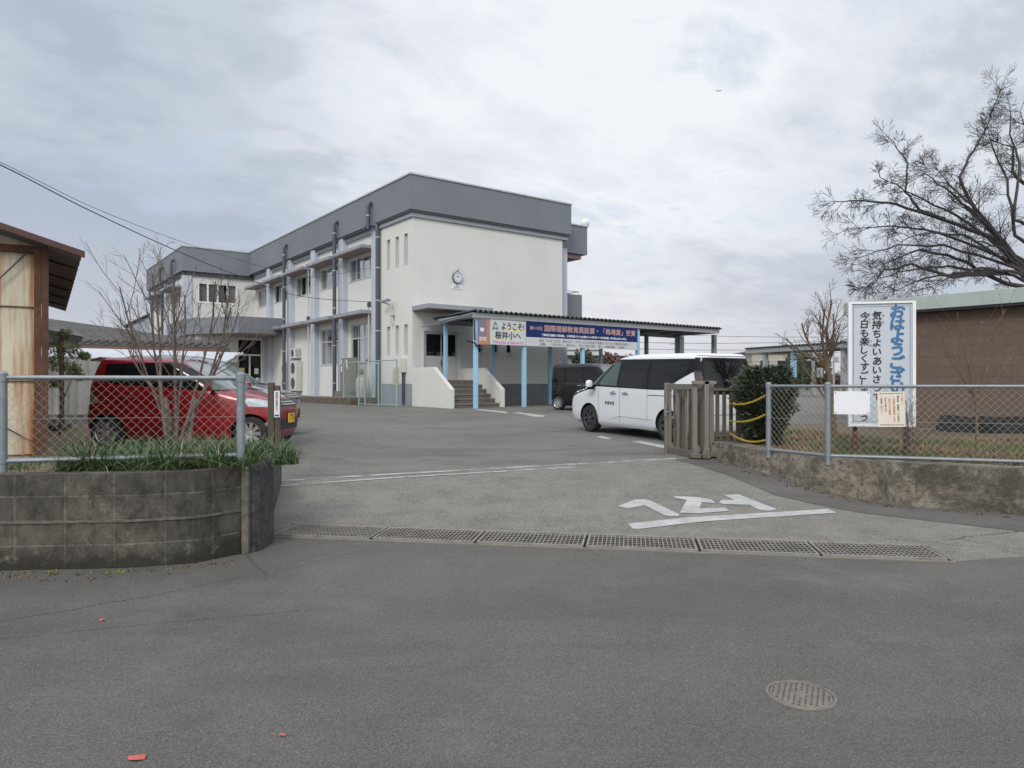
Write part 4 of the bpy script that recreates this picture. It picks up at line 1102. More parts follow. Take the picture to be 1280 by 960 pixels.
# ------------------------------------------------------------------ covered walkway
YF = -3.4; ZR = 4.36
walk = empty('covered_walkway', b2w(1.0,YF,.55), BA, 'corrugated roof walkway on light blue posts in front of the school end', 'walkway')
wT = lambda p: p-Vector((1.0,YF,.55))
fx = [on_y(u, YF) for u in (594.5,655,728,797)]; 
def zg(x, y): q = b2w(x,y); return g(q.x,q.y)
for x in fx:
    m = MB(wT); m.box((x-.075,YF-.075,zg(x,YF)-.05),(x+.075,YF+.075,ZR-.20)); m.build('post', skyblue, walk, bevel=.01)
for x in [on_y(u,-1.0) for u in (557,616,687,751)]+[]:
    m = MB(wT); m.box((x-.07,-1.07,zg(x,-1)-.05 if x > 3.2 else 1.0),(x+.07,-.93,ZR-.25)); m.build('post', skyblue, walk, bevel=.01)
for (u, yy, w_) in ((808,-1.0,.08),(849.5,-1.0,.17),(892.5,YF+.5,.1)):
    x = on_y(u, yy); m = MB(wT); m.box((x-w_,yy-w_,zg(x,yy)-.05),(x+w_,yy+w_,ZR-.22)); m.build('post', corr_grey if u != 849.5 else beam_grey, walk)
XE = on_y(899, YF-.15)
m = MB(wT); m.box((.85,YF-.16,ZR-.21),(XE,YF-.08,ZR-.01)); m.box((.85,-.75,ZR-.30),(XE,-.67,ZR-.12)); m.box((.86,YF-.079,ZR-.2),(.92,-.751,ZR-.06)); m.box((XE-.06,YF-.079,ZR-.2),(XE-.001,-.751,ZR-.06))
m.build('edge_beam', beam_grey, walk)
m = MB(wT)
for k in range(int((XE-1)/1.7)+1):
    x = 1.2+k*1.7
    if x < XE-.2: m.box((x-.03,YF-.078,ZR-.19),(x+.03,-.752,ZR-.10))
m.build('purlins', beam_grey, walk)
def corrugated(mb, x0, x1, ya, yb, za, zb_, amp=.045, pitch=.145, n=6):
    K = int((x1-x0)/pitch*n); vs = []
    for k in range(K+1):
        x = x0+(x1-x0)*k/K; c_ = amp*sin(2*pi*(x-x0)/pitch)
        vs += [(x,ya,za+c_),(x,yb,zb_+c_),(x,ya,za+c_-.012),(x,yb,zb_+c_-.012)]
    fs = []
    for k in range(K):
        a = 4*k; fs += [(a,a+4,a+5,a+1),(a+2,a+3,a+7,a+6),(a,a+2,a+6,a+4),(a+1,a+5,a+7,a+3)]
    mb.add(vs, fs)
m = MB(wT); corrugated(m, .80, XE+.08, YF-.28, -.45, ZR+.06, ZR-.04, pitch=.25, amp=.055, n=8); m.build('roof_sheet', corr_dark, walk, smooth=True, fix=False)
# left end gutter pipe
m = MB(wT); m.tube([(.80,YF-.1,ZR-.05),(.78,-1.2,ZR-.2),(.55,-.3,ZR-.30)], .035, 8); m.tube([(.74,YF-.1,ZR-.12),(.72,-1.2,ZR-.3),(.4,-.2,ZR-.38)], .03, 8); m.build('gutter_pipe', galv, walk)
m = MB(wT); m.tube([(fx[0]-.12,YF-.09,ZR-.3),(fx[0]-.14,YF-.12,ZR-.75),(fx[0]-.1,YF-.1,ZR-1.1)], .03, 6); m.tube([(fx[0]-.5,YF-.1,ZR-1.12),(fx[0]-.15,YF-.14,ZR-1.2),(fx[0]+.2,YF-.12,ZR-1.45)], .035, 6); m.build('cable_loop', black_trim, walk)

# banners (flat boards hung on the front posts)
def board_on_walk(name, label, u0, u1, z0, z1, mat, cat='banner'):
    x0, x1 = on_y(u0, YF-.1), on_y(u1, YF-.1)
    o = empty(name, b2w(x0, YF-.10, z0), BA, label, cat)
    m = MB(); m.box((0,-.03,0),(x1-x0,-.001,z1-z0)); m.build('board', mat, o)
    return o, x1-x0, z1-z0
ZB0, ZB1 = 3.13, 4.14
o, W, H = board_on_walk('welcome_sign', 'white welcome sign with black Japanese letters and a green tree emblem', 612, 656.6, ZB0, ZB1, banner_white, 'sign')
m = MB(); Y_ = -.033
put_text(m, 'ようこそ!', (W*.63,Y_,H*.74), (1,0,0), (0,0,1), w=W*.62, h=H*.28, offset=.03)
put_text(m, '桜井小へ', (W*.50,Y_,H*.38), (1,0,0), (0,0,1), w=W*.72, h=H*.30, offset=.03)
m.build('lettering', black_ink, o, fix=False)
m = MB(); put_text(m, 'Welcome to Sakurai E.S.', (W*.52,Y_,H*.10), (1,0,0), (0,0,1), w=W*.85, h=H*.10, offset=.02); m.build('pink_lettering', pink_ink, o, fix=False)
m = MB(); m.quad((W*.30,Y_+.001,H*.58),(W*.97,Y_+.001,H*.58),(W*.97,Y_+.001,H*.62),(W*.30,Y_+.001,H*.62)); m.quad((W*.12,Y_+.001,H*.22),(W*.9,Y_+.001,H*.22),(W*.9,Y_+.001,H*.25),(W*.12,Y_+.001,H*.25)); m.build('underline', yellow_ink, o, fix=False)
m = MB()
for (zb_, ww, hh) in ((.60,.105,.15),(.68,.085,.14),(.77,.06,.15)):
    m.add([(W*(.145-ww),Y_,H*zb_),(W*(.145+ww),Y_,H*zb_),(W*.145,Y_-.0005,H*(zb_+hh))], [(0,1,2)]); Y_ -= .0006
m.build('tree_emblem', green_ink, o, fix=False)
m = MB(); m.lathe([(.001,Y_-.002),(.075,Y_-.002)], (W*.15,0,H*.72), 'y', 16); m.build('emblem_disc', banner_white, o, fix=False)
m = MB(); put_text(m, 'C', (W*.15,Y_-.003,H*.72), (1,0,0), (0,0,1), h=.09); m.build('emblem_letter', orange_print, o, fix=False)
o, W, H = board_on_walk('side_poster', 'narrow orange and grey poster at the left end of the banners', 597.5, 611.5, ZB0-.02, ZB1, mauve_print, 'poster')
m = MB(); m.quad((W*.72,-.032,0),(W,-.032,0),(W,-.032,H),(W*.72,-.032,H)); m.quad((0,-.0325,0),(W,-.0325,0),(W,-.0325,H*.28),(0,-.0325,H*.28)); m.build('orange_field', orange_print, o, fix=False)
m = MB(); m.quad((W*.15,-.034,H*.5),(W*.5,-.034,H*.5),(W*.5,-.034,H*.64),(W*.15,-.034,H*.64)); put_text(m, '学校', (W*.4,-.034,H*.22), (1,0,0), (0,0,1), w=W*.7); m.build('lettering', banner_light, o, fix=False)
o, W, H = board_on_walk('award_banner', 'long blue and white award banner with Japanese lettering under the walkway roof', 657, 796, ZB0, ZB1, banner_white)
m = MB(); m.quad((0,-.032,H*.36),(W,-.032,H*.36),(W,-.032,H),(0,-.032,H)); m.build('blue_field', banner_blue, o, fix=False)
m = MB(); put_text(m, '第19回', (W*.08,-.034,H*.74), (1,0,0), (0,0,1), w=W*.10, h=H*.15, offset=.02)
put_text(m, '国際理解教育奨励賞・「馬場賞」受賞', (W*.565,-.034,H*.76), (1,0,0), (0,0,1), w=W*.83, h=H*.26, offset=.03); m.build('headline', banner_ink, o, fix=False)
m = MB(); put_text(m, '「実践活動の取組」が評価され全国の小学校で1校受賞 (平成25年10月)', (W*.51,-.034,H*.47), (1,0,0), (0,0,1), w=W*.76, h=H*.12, offset=.03); m.build('subtitle', banner_light, o, fix=False)
m = MB(); put_text(m, '研究「心をつなぎ、夢を広げ、グローバルな社会で活躍する子どもの育成を目指して', (W*.52,-.034,H*.24), (1,0,0), (0,0,1), w=W*.83, h=H*.12, offset=.01)
put_text(m, '主題」　～伝え合い、認め合い、学んで取り組む「新しい英語活動」の創造～', (W*.50,-.034,H*.09), (1,0,0), (0,0,1), w=W*.78, h=H*.11, offset=.01); m.build('small_print', basic('grey_print', (.14,.14,.16), .6), o, fix=False)

# second walkway further right
A = at(936,436.5,58.8); B = at(1066,427.5,49.5); d_ = (B-A); L_ = d_.xy.length
w2 = empty('covered_walkway', (A.x,A.y,.6), math.atan2(d_.y,d_.x), 'distant corrugated roof walkway on posts behind the white van and the yew bush', 'walkway')
m = MB(); corrugated(m, -.3, L_+12, -.2, 2.6, 3.85, 3.75, pitch=.34, amp=.08, n=8); m.build('roof_sheet', corr_dark, w2, smooth=True, fix=False)
m = MB(); m.box((-.3,-.1,3.45),(L_+12,-.02,3.78)); m.box((-.3,2.4,3.4),(L_+12,2.48,3.66)); m.build('edge_beam', beam_grey, w2)
for (x, mt) in ((1.6,beam_grey),(4.55,skyblue),(9.2,beam_grey),(13,skyblue)):
    m = MB(); m.box((x-.16,.1,-.05),(x+.16,.42,3.46)); m.build('post', mt, w2)
# ------------------------------------------------------------------ cars
def superloop(xr, xf, w, n, N=112):
    cx, a = (xr+xf)/2, (xf-xr)/2; pts = []
    for k in range(N):
        th = 2*pi*k/N; c, s = cos(th), sin(th)
        pts.append((cx+a*math.copysign(abs(c)**(2/n), c), w*math.copysign(abs(s)**(2/n), s)))
    return pts
def resample(pts, N):
    P = [Vector(p) for p in pts]; P.append(P[0]); L = [0]
    for a, b in zip(P[:-1], P[1:]): L.append(L[-1]+(b-a).length)
    out = []; j = 0
    for k in range(N):
        s = L[-1]*k/N
        while L[j+1] < s: j += 1
        f_ = (s-L[j])/max(1e-9, L[j+1]-L[j]); out.append(P[j].lerp(P[j+1], f_))
    return out
def car_body(levels, sub=5, N=120):
    rows = []
    def cr(p0,p1,p2,p3,t): return .5*((2*p1)+(-p0+p2)*t+(2*p0-5*p1+4*p2-p3)*t*t+(-p0+3*p1-3*p2+p3)*t**3)
    n = len(levels)
    for i in range(n-1):
        q = [levels[max(0,i-1)], levels[i], levels[i+1], levels[min(n-1,i+2)]]
        for k in range(sub): 
            t_ = k/sub
            rows.append([cr(q[0][j],q[1][j],q[2][j],q[3][j],t_)*.5+(q[1][j]*(1-t_)+q[2][j]*t_)*.5 for j in range(5)])
    rows.append(list(levels[-1]))
    mb = MB()
    for (z, xr, xf, w_, e) in rows:
        for p in superloop(xr, xf, w_, e, N): mb.v.append(Vector((p[0],p[1],z)))
    for i in range(len(rows)-1):
        for k in range(N): mb.f.append([i*N+k, i*N+(k+1)%N, (i+1)*N+(k+1)%N, (i+1)*N+k]); mb.m.append(0)
    mb.f.append(list(range(N))[::-1]); mb.m.append(0)
    mb.f.append([(len(rows)-1)*N+k for k in range(N)]); mb.m.append(0)
    return mb
def make_car(name, label, levels, paint, axles, W, wr, rim, glass_side, wind, rearglass, details, rim_style=10, cat='car', group=None, roofline=None):
    root = empty(name, (0,0,0), 0, label, cat, group)
    mb = car_body(levels); body = mb.build('body', [paint, arch_dark], root, smooth=True)
    # wheel arches cut out of the body
    cut = MB()
    for ax in axles:
        for s_ in (1,-1):
            cut.lathe([(.001, s_*(W/2-.26)),(wr*1.17, s_*(W/2-.26)),(wr*1.17, s_*(W/2+.1)),(.001, s_*(W/2+.1))], (ax,0,wr), 'y', 48, 1)
            y0_, y1_ = sorted((s_*(W/2-.26), s_*(W/2+.1))); 
    co = cut.build('cutter', [paint, arch_dark])
    md = body.modifiers.new('b','BOOLEAN'); md.object = co; md.operation = 'DIFFERENCE'; md.solver = 'EXACT'
    bpy.context.view_layer.update()
    dg = bpy.context.evaluated_depsgraph_get(); me = bpy.data.meshes.new_from_object(body.evaluated_get(dg))
    body.modifiers.clear(); body.data = me; bpy.data.objects.remove(co)
    for p in me.polygons: p.use_smooth = True
    me.set_sharp_from_angle(angle=radians(32))
    src = MB(); src = car_body(levels); tm = bpy.data.meshes.new('tmp'); tm.from_pydata([tuple(v) for v in src.v], [], src.f)
    bm = bmesh.new(); bm.from_mesh(tm); bmesh.ops.recalc_face_normals(bm, faces=bm.faces); bvh = BVHTree.FromBMesh(bm); bm.free(); bpy.data.meshes.remove(tm)
    def patch(nm, poly, axis, mat, parent=root, off=.004, step=.05, mirror=False, thick=0):
        """poly in (x,z) for axis 'L'/'R' sides, (y,z) for 'F'/'B', (x,y) for 'T'; projected on the body"""
        poly = [Vector(p) for p in poly]; bm = bmesh.new()
        f_ = bm.faces.new([bm.verts.new((p.x,p.y,0)) for p in poly]); bmesh.ops.triangulate(bm, faces=bm.faces)
        for ax_ in (0,1):
            a = min(p[ax_] for p in poly)+step; b = max(p[ax_] for p in poly)
            while a < b:
                nn = Vector((1,0,0)) if ax_ == 0 else Vector((0,1,0))
                bmesh.ops.bisect_plane(bm, geom=bm.verts[:]+bm.edges[:]+bm.faces[:], plane_co=nn*a, plane_no=nn); a += step
        for v in bm.verts:
            a, b = v.co.x, v.co.y
            if axis in 'LR': o_ = Vector((a, 3 if axis == 'L' else -3, b)); d_ = Vector((0,-1 if axis == 'L' else 1,0))
            elif axis in 'FB': o_ = Vector((6 if axis == 'F' else -6, a, b)); d_ = Vector((-1 if axis == 'F' else 1,0,0))
            else: o_ = Vector((a,b,5)); d_ = Vector((0,0,-1))
            hit, nm_, _, _ = bvh.ray_cast(o_, d_); tries = 0
            while hit is None and tries < 25:      # past the edge: slide in towards the middle
                tries += 1
                if axis in 'FB': o_.y *= .99
                else: o_.x *= .995
                hit, nm_, _, _ = bvh.ray_cast(o_, d_)
            if hit is None: hit = o_+d_*3; nm_ = -d_
            if nm_.dot(d_) > 0: nm_ = -nm_
            v.co = hit+nm_*off
        me_ = bpy.data.meshes.new(nm); bm.to_mesh(me_); bm.free(); me_.materials.append(mat)
        for p in me_.polygons: p.use_smooth = True
        ob = bpy.data.objects.new(nm, me_); COL.objects.link(ob); ob.parent = parent
        if thick:
            sm = ob.modifiers.new('s','SOLIDIFY'); sm.thickness = thick; sm.offset = 0
        return ob
    def inset(poly, d):
        c = sum((Vector(p) for p in poly), Vector((0,0)))/len(poly); return [tuple(Vector(p)+(c-Vector(p)).normalized()*d) for p in poly]
    root_patch = patch
    for side in 'LR':
        for (nm, poly, mat, off) in glass_side: patch(nm, poly, side, mat, off=off)
    for (nm, poly, ax_, mat, off) in wind+rearglass: patch(nm, poly, ax_, mat, off=off)
    # wheels
    for ax in axles:
        for s_ in (1,-1):
            y = s_*(W/2-.115)
            wh = MB(); wh.lathe([(wr*.60,-.09),(wr*.66,-.105),(wr*.93,-.10),(wr*.985,-.07),(wr,-.03),(wr,.03),(wr*.985,.07),(wr*.93,.10),(wr*.66,.105),(wr*.60,.09)], (0,0,0), 'y', 44)
            wo_ = wh.build('wheel', tyre, root, smooth=True); wo_.location = (ax,y,wr)
            rm = MB(); o_ = s_
            rm.lathe([(wr*.68,.096*o_),(wr*.66,.108*o_),(wr*.62,.10*o_),(wr*.60,.05*o_),(wr*.58,.0)], (0,0,0), 'y', 40)
            K = rim_style
            for k in range(K):
                a = 2*pi*k/K; d_ = Vector((cos(a),0,sin(a))); t_ = Vector((-sin(a),0,cos(a)))
                yv = Vector((0,.088*o_,0)); yv2 = Vector((0,.100*o_,0))
                p = [d_*wr*.12-t_*.022, d_*wr*.12+t_*.022, d_*wr*.64+t_*.033, d_*wr*.64-t_*.033]
                rm.add([q+yv2*(.85 if i_ < 2 else 1) for i_, q in enumerate(p)]+[q+Vector((0,.05*o_,0)) for q in p], [(0,1,2,3),(0,4,5,1),(1,5,6,2),(2,6,7,3),(3,7,4,0)])
            rm.lathe([(.001,.092*o_),(wr*.13,.090*o_),(wr*.17,.078*o_)], (0,0,0), 'y', 20)
            rm.build('rim', rim, wo_)
            dk = MB(); dk.lathe([(.001,.045*o_),(wr*.6,.045*o_)], (0,0,0), 'y', 24); dk.build('brake_disc', arch_dark, wo_, fix=False)
    details(root, patch, bvh)
    return root
def mirror_x(poly): return poly
def bx(root, nm, a, b, mat, bevel=.01):
    m = MB(); m.box(a, b); return m.build(nm, mat, root, bevel=bevel)
def emblem_bar_ring(root, x, y, z, r, ax):
    m = MB()
    ring = [(0, r*cos(2*pi*k/24), r*.88*sin(2*pi*k/24)) for k in range(25)]
    m.tube([(p[0]+x,p[1]+y,p[2]+z) for p in ring], r*.13, 6); m.box((x-.01,y-r*1.15,z-r*.17),(x+.006,y+r*1.15,z+r*.17))
    return m.build('badge', chrome, root)

# white minivan -------------------------------------------------
VL = [(.20,-2.26,2.20,.78,7),(.27,-2.34,2.33,.83,9),(.42,-2.375,2.375,.855,10),(.62,-2.385,2.385,.86,10),(.80,-2.385,2.375,.86,9),(.91,-2.38,2.33,.858,8),(.97,-2.375,2.22,.856,8),
      (1.03,-2.37,1.98,.853,8),(1.09,-2.365,1.72,.85,8),(1.15,-2.355,1.54,.845,8),(1.30,-2.33,1.33,.825,8),(1.50,-2.30,1.04,.79,8),(1.68,-2.27,.74,.75,8.5),(1.78,-2.25,.50,.72,8),(1.83,-2.21,.25,.68,7),(1.862,-2.05,-.15,.61,6),(1.875,-1.7,-.5,.42,4)]
v_sides = [
  ('window_surround', [(1.50,1.155),(1.10,1.115),(-.9,1.085),(-1.30,1.09),(-2.10,1.47),(-2.26,1.47),(-2.22,1.745),(.40,1.755),(.62,1.70),(1.05,1.40)], carblack, .003),
  ('front_quarter_window', [(1.42,1.168),(1.17,1.165),(.90,1.46),(1.0,1.44)], carglass_clear, .007),
  ('front_door_window', [(1.06,1.160),(.33,1.135),(.28,1.69),(.46,1.685),(.74,1.47)], carglass_clear, .007),
  ('sliding_door_window', [(.24,1.130),(-.72,1.115),(-.74,1.70),(.15,1.71)], carglass, .007),
  ('rear_side_window', [(-.83,1.115),(-1.26,1.12),(-1.88,1.44),(-1.98,1.56),(-1.98,1.69),(-.85,1.70)], carglass, .007),
]
v_wind = [('windshield', [(-.66,1.18),(.66,1.18),(.60,1.68),(.50,1.74),(-.50,1.74),(-.60,1.68)], 'F', windshield_m, .005)]
v_rear = [('rear_hatch_panel', [(-.79,1.02),(.79,1.02),(.69,1.77),(-.69,1.77)], 'B', carblack, .004),
          ('rear_window', [(-.68,1.15),(.68,1.15),(.62,1.68),(-.62,1.68)], 'B', carglass, .008)]
def v_det(root, patch, bvh):
    for s_, sd in ((1,'L'),(-1,'R')):
        patch('headlight', [(2.365,.80),(2.32,.88),(2.16,.955),(2.05,.94),(2.28,.80)], sd, lamp_glass, off=.006)
        patch('front_wing_trim', [(2.36,.83),(2.26,.93),(1.95,1.03),(1.62,1.13),(1.35,1.165),(1.05,1.13),(1.5,1.02),(1.95,.92),(2.33,.79)], sd, carblack, off=.004)
        patch('tail_lamp', [(-2.20,1.03),(-2.34,1.03),(-2.30,1.46),(-2.19,1.46)], sd, tail_smoke, off=.007)
        patch('rear_corner_trim', [(-2.15,1.455),(-2.32,1.455),(-2.27,1.745),(-2.12,1.745)], sd, carblack, off=.0045)
        m = MB(); c_ = Vector((1.22,s_*1.0,1.17)); m.lathe([(.001,-.09),(.075,-.085),(.09,-.03),(.088,.05),(.06,.10),(.001,.11)], (0,0,0), 'z', 16)
        m.v = [Vector((v.x*.7, v.y*1.05, v.z*.85))+c_ for v in m.v]; mo = m.build('wing_mirror', MATS['white_car_paint'], root, smooth=True)
        m = MB(); m.tube([(1.24,s_*.83,1.13),(1.22,s_*.95,1.10)], .03, 8); m.box((1.13,s_*.94-.05,1.04),(1.27,s_*.94+.08,1.10)); m.build('mirror_arm', carblack, mo)
        for x in (.44,-.02):
            m = MB(); yy = s_*(.862); m.tube([(x-.10,yy,.985),(x-.09,yy+s_*.035,.985),(x+.08,yy+s_*.035,.985),(x+.10,yy,.985)], .016, 8); m.build('door_handle', chrome, root, smooth=True)
            patch('handle_recess', [(x-.07,.955),(x+.07,.955),(x+.07,1.01),(x-.07,1.01)], sd, black_trim, off=.002)
        for poly in ([(1.02,.36),(1.028,.36),(1.028,1.1),(1.02,1.1)], [(.195,.30),(.205,.30),(.205,1.10),(.195,1.10)], [(-.79,.40),(-.782,.40),(-.782,1.08),(-.79,1.08)]):
            patch('door_seam', poly, sd, black_trim, off=.0025)
        patch('sliding_rail', [(-.80,.955),(-1.75,.955),(-1.75,.970),(-.80,.970)], sd, black_trim, off=.0025)
        patch('side_sill', [(1.02,.21),(-1.02,.21),(-1.02,.30),(1.02,.30)], sd, MATS['white_car_paint'], off=.02)
        # flat grey strip paints the shade of the lower character line
        patch('lower_crease_shade', [(.55,.36),(.20,.45),(-.95,.43),(-.95,.418),(.2,.436),(.55,.352)], sd, grey_light, off=.003)
    m = MB()
    for k, chh in enumerate('安城市役'):
        put_char(m, chh, (.72-.095*k, .8665, .735), (-1,0,0), (0,0,1), .085, offset=.02)
    m.build('door_lettering', black_ink, root, fix=False)
    hit = bvh.ray_cast(Vector((-6,-.05,1.1)), Vector((1,0,0)))[0]
    emblem_bar_ring(root, hit.x-.012, -.08, 1.13, .075, 'B')
    m = MB(); m.lathe([(.001,0),(.045,0)], (bvh.ray_cast(Vector((-6,.62,1.2)), Vector((1,0,0)))[0].x-.010,.60,1.21), 'x', 16); m.build('round_sticker', paper_white, root, fix=False)
    for s_ in (1,-1): patch('tail_lamp', [(s_*.64,1.03),(s_*.785,1.03),(s_*.745,1.50),(s_*.68,1.48)], 'B', tail_smoke, off=.009)
    m = MB(); m.tube([(-2.36,.05,1.33),(-2.38,.38,1.22)], .010, 6); m.build('rear_wiper', black_trim, root)
    patch('number_plate', [(-.17,.78),(.17,.78),(.17,.95),(-.17,.95)], 'B', plate_white, off=.012)
    patch('roof_spoiler', [(-.66,1.80),(.66,1.80),(.62,1.84),(-.62,1.84)], 'B', MATS['white_car_paint'], off=.02)
    patch('windscreen_wiper', [(-.5,1.17),(.1,1.17),(.1,1.185),(-.5,1.185)], 'F', black_trim, off=.012)
    patch('front_grille', [(-.45,.62),(.45,.62),(.55,.88),(-.55,.88)], 'F', carblack, off=.004)
    patch('rear_bumper_line', [(-.80,.60),(.80,.60),(.80,.612),(-.80,.612)], 'B', black_trim, off=.003)
van = make_car('minivan', 'white minivan with dark rear glass parked beside the folded gate', VL, white_car, (1.435,-1.435), 1.72, .325, rim_dark, v_sides, v_wind, v_rear, v_det, rim_style=7, cat='minivan')
hx = Vector((-.480,.877)).normalized(); vc = Vector((2.57,16.42))+Vector((.877,.48))*.85
van.location = (vc.x, vc.y, g(vc.x,vc.y)+.003); van.rotation_euler = (0,radians(-1.1),math.atan2(hx.y,hx.x))

# red hatchback -------------------------------------------------
RL = [(.17,-1.60,1.56,.62,5),(.24,-1.655,1.655,.69,6),(.38,-1.69,1.69,.73,6),(.58,-1.695,1.697,.737,6),(.74,-1.69,1.67,.737,5.5),(.85,-1.685,1.55,.735,5),(.92,-1.675,1.32,.73,5),
      (.985,-1.665,1.04,.725,5),(1.04,-1.655,.88,.715,5.5),(1.18,-1.61,.62,.69,6),(1.34,-1.55,.34,.655,6.5),(1.47,-1.49,.08,.62,7),(1.54,-1.46,-.12,.575,6),(1.58,-1.40,-.38,.50,5),(1.60,-1.1,-.6,.34,4)]
r_sides = [
  ('window_surround', [(.93,1.01),(.60,1.0),(-1.12,1.13),(-1.28,1.16),(-1.26,1.47),(-.1,1.50),(.16,1.43),(.52,1.22)], carblack, .003),
  ('front_quarter_window', [(.86,1.02),(.60,1.02),(.56,1.17)], carglass_clear, .007),
  ('front_door_window', [(.56,1.03),(-.22,1.08),(-.24,1.47),(.02,1.47),(.46,1.23)], carglass, .007),
  ('rear_door_window', [(-.30,1.085),(-.96,1.135),(-.96,1.46),(-.30,1.475)], carglass, .007),
  ('rear_quarter_window', [(-1.0,1.14),(-1.24,1.17),(-1.22,1.45),(-1.0,1.46)], carglass, .007)]
r_wind = [('windshield', [(-.60,1.03),(.60,1.03),(.55,1.38),(.48,1.49),(-.48,1.49),(-.55,1.38)], 'F', windshield_m, .005)]
r_rear = [('rear_window', [(-.56,1.08),(.56,1.08),(.50,1.45),(-.50,1.45)], 'B', carglass, .005)]
def r_det(root, patch, bvh):
    for s_, sd in ((1,'L'),(-1,'R')):
        patch('headlight', [(1.64,.72),(1.62,.80),(1.36,.865),(1.16,.88),(1.26,.81),(1.45,.745)], sd, lamp_glass, off=.007)
        patch('front_lamp', [(s_*.36,.80),(s_*.70,.86),(s_*.71,.74),(s_*.45,.70)], 'F', lamp_glass, off=.007)
        patch('bumper_blade', [(s_*.50,.66),(s_*.56,.66),(s_*.70,.38),(s_*.58,.42)], 'F', chrome, off=.010)
        patch('fog_lamp_blade', [(1.56,.62),(1.60,.62),(1.62,.36),(1.52,.40)], sd, chrome, off=.008)
        patch('tail_lamp', [(-1.36,.80),(-1.52,.78),(-1.65,.86),(-1.62,1.18),(-1.52,1.16),(-1.50,.98)], sd, tail_glass, off=.007)
        m = MB(); c_ = Vector((.60,s_*.86,1.08)); m.lathe([(.001,-.085),(.06,-.07),(.08,0),(.06,.07),(.001,.085)], (0,0,0), 'z', 14)
        m.v = [Vector((v.x*.8, v.y*1.3, v.z))+c_ for v in m.v]; mo = m.build('wing_mirror', MATS['metallic_red_paint'], root, smooth=True)
        m = MB(); m.box((.56,s_*.78-.07,1.0),(.64,s_*.78+.07,1.04)); m.build('mirror_arm', carblack, mo)
        for x in (-.16,-.86):
            m = MB(); yy = s_*.738; m.tube([(x-.09,yy,.90),(x-.08,yy+s_*.03,.90),(x+.07,yy+s_*.03,.90),(x+.09,yy,.90)], .014, 8); m.build('door_handle', MATS['metallic_red_paint'], root, smooth=True)
        for poly in ([(.70,.30),(.708,.30),(.708,1.0),(.70,1.0)], [(-.27,.25),(-.262,.25),(-.262,1.04),(-.27,1.04)], [(-1.02,.66),(-1.012,.66),(-.98,1.1),(-.988,1.1)]):
            patch('door_seam', poly, sd, black_trim, off=.0025)
        patch('side_sill', [(.80,.18),(-.80,.18),(-.80,.26),(.80,.26)], sd, MATS['metallic_red_paint'], off=.015)
        patch('crease_shade', [(.9,.80),(-1.25,.90),(-1.25,.892),(.9,.792)], sd, black_trim, off=.0015)  # thin dark strip paints the shade of the pressed side line
    patch('upper_grille', [(-.34,.72),(.34,.72),(.40,.84),(-.40,.84)], 'F', carblack, off=.006)
    for z in (.75,.79): patch('grille_bar', [(-.38,z),(.38,z),(.38,z+.018),(-.38,z+.018)], 'F', chrome, off=.014)
    patch('lower_grille', [(-.46,.34),(.46,.34),(.40,.52),(-.40,.52)], 'F', black_trim, off=.006)
    for z in (.38,.43,.48): patch('grille_slat', [(-.44,z),(.44,z),(.44,z+.012),(-.44,z+.012)], 'F', rim_dark, off=.014)
    pl = MB(); hx_ = bvh.ray_cast(Vector((6,0,.50)), Vector((-1,0,0)))[0].x+.02; pl.box((hx_,-.165,.44),(hx_+.012,.165,.605)); po = pl.build('number_plate', plate_yellow, root)
    m = MB(); put_text(m, '三河 580', (hx_+.0135,0,.572), (0,1,0), (0,0,1), w=.17, offset=.02); put_text(m, '・・71', (hx_+.0135,.0,.505), (0,1,0), (0,0,1), w=.25, offset=.03); m.build('plate_characters', black_ink, po, fix=False)
    sp = MB(); sp.extr([(-1.42,-.52,1.575),(-1.62,-.50,1.52),(-1.64,-.50,1.545),(-1.44,-.52,1.60)], (0,1.03,0)); sp.build('roof_spoiler', MATS['metallic_red_paint'], root, bevel=.008)
    m = MB(); m.tube([(-1.08,.05,1.59),(-1.22,.05,1.80)], .006, 6); m.build('aerial', black_trim, root)
    m = MB()
    for s_ in (-1,1): m.tube([(.98,s_*.5+.1,1.01),(.86,s_*.1+.05,1.06)], .009, 6)
    m.build('windscreen_wiper', black_trim, root)
red = make_car('hatchback_car', 'metallic red small hatchback behind the left fence with yellow number plate', RL, red_car, (1.25,-1.22), 1.475, .285, rim_m, r_sides, r_wind, r_rear, r_det, rim_style=9, group='small cars parked left of the driveway')
red.location = (-5.68,12.96,.425); red.rotation_euler = (0,0,radians(-1.5))
gry = copy_tree(red, None, {'metallic_red_paint': grey_car})
gry['label'] = 'silver small hatchback just behind the red car, mostly hidden'; gry.scale = (1,1,1.05); gry.location = (-6.30,15.25,g(-6,15)); gry.rotation_euler = (0,0,radians(-1))

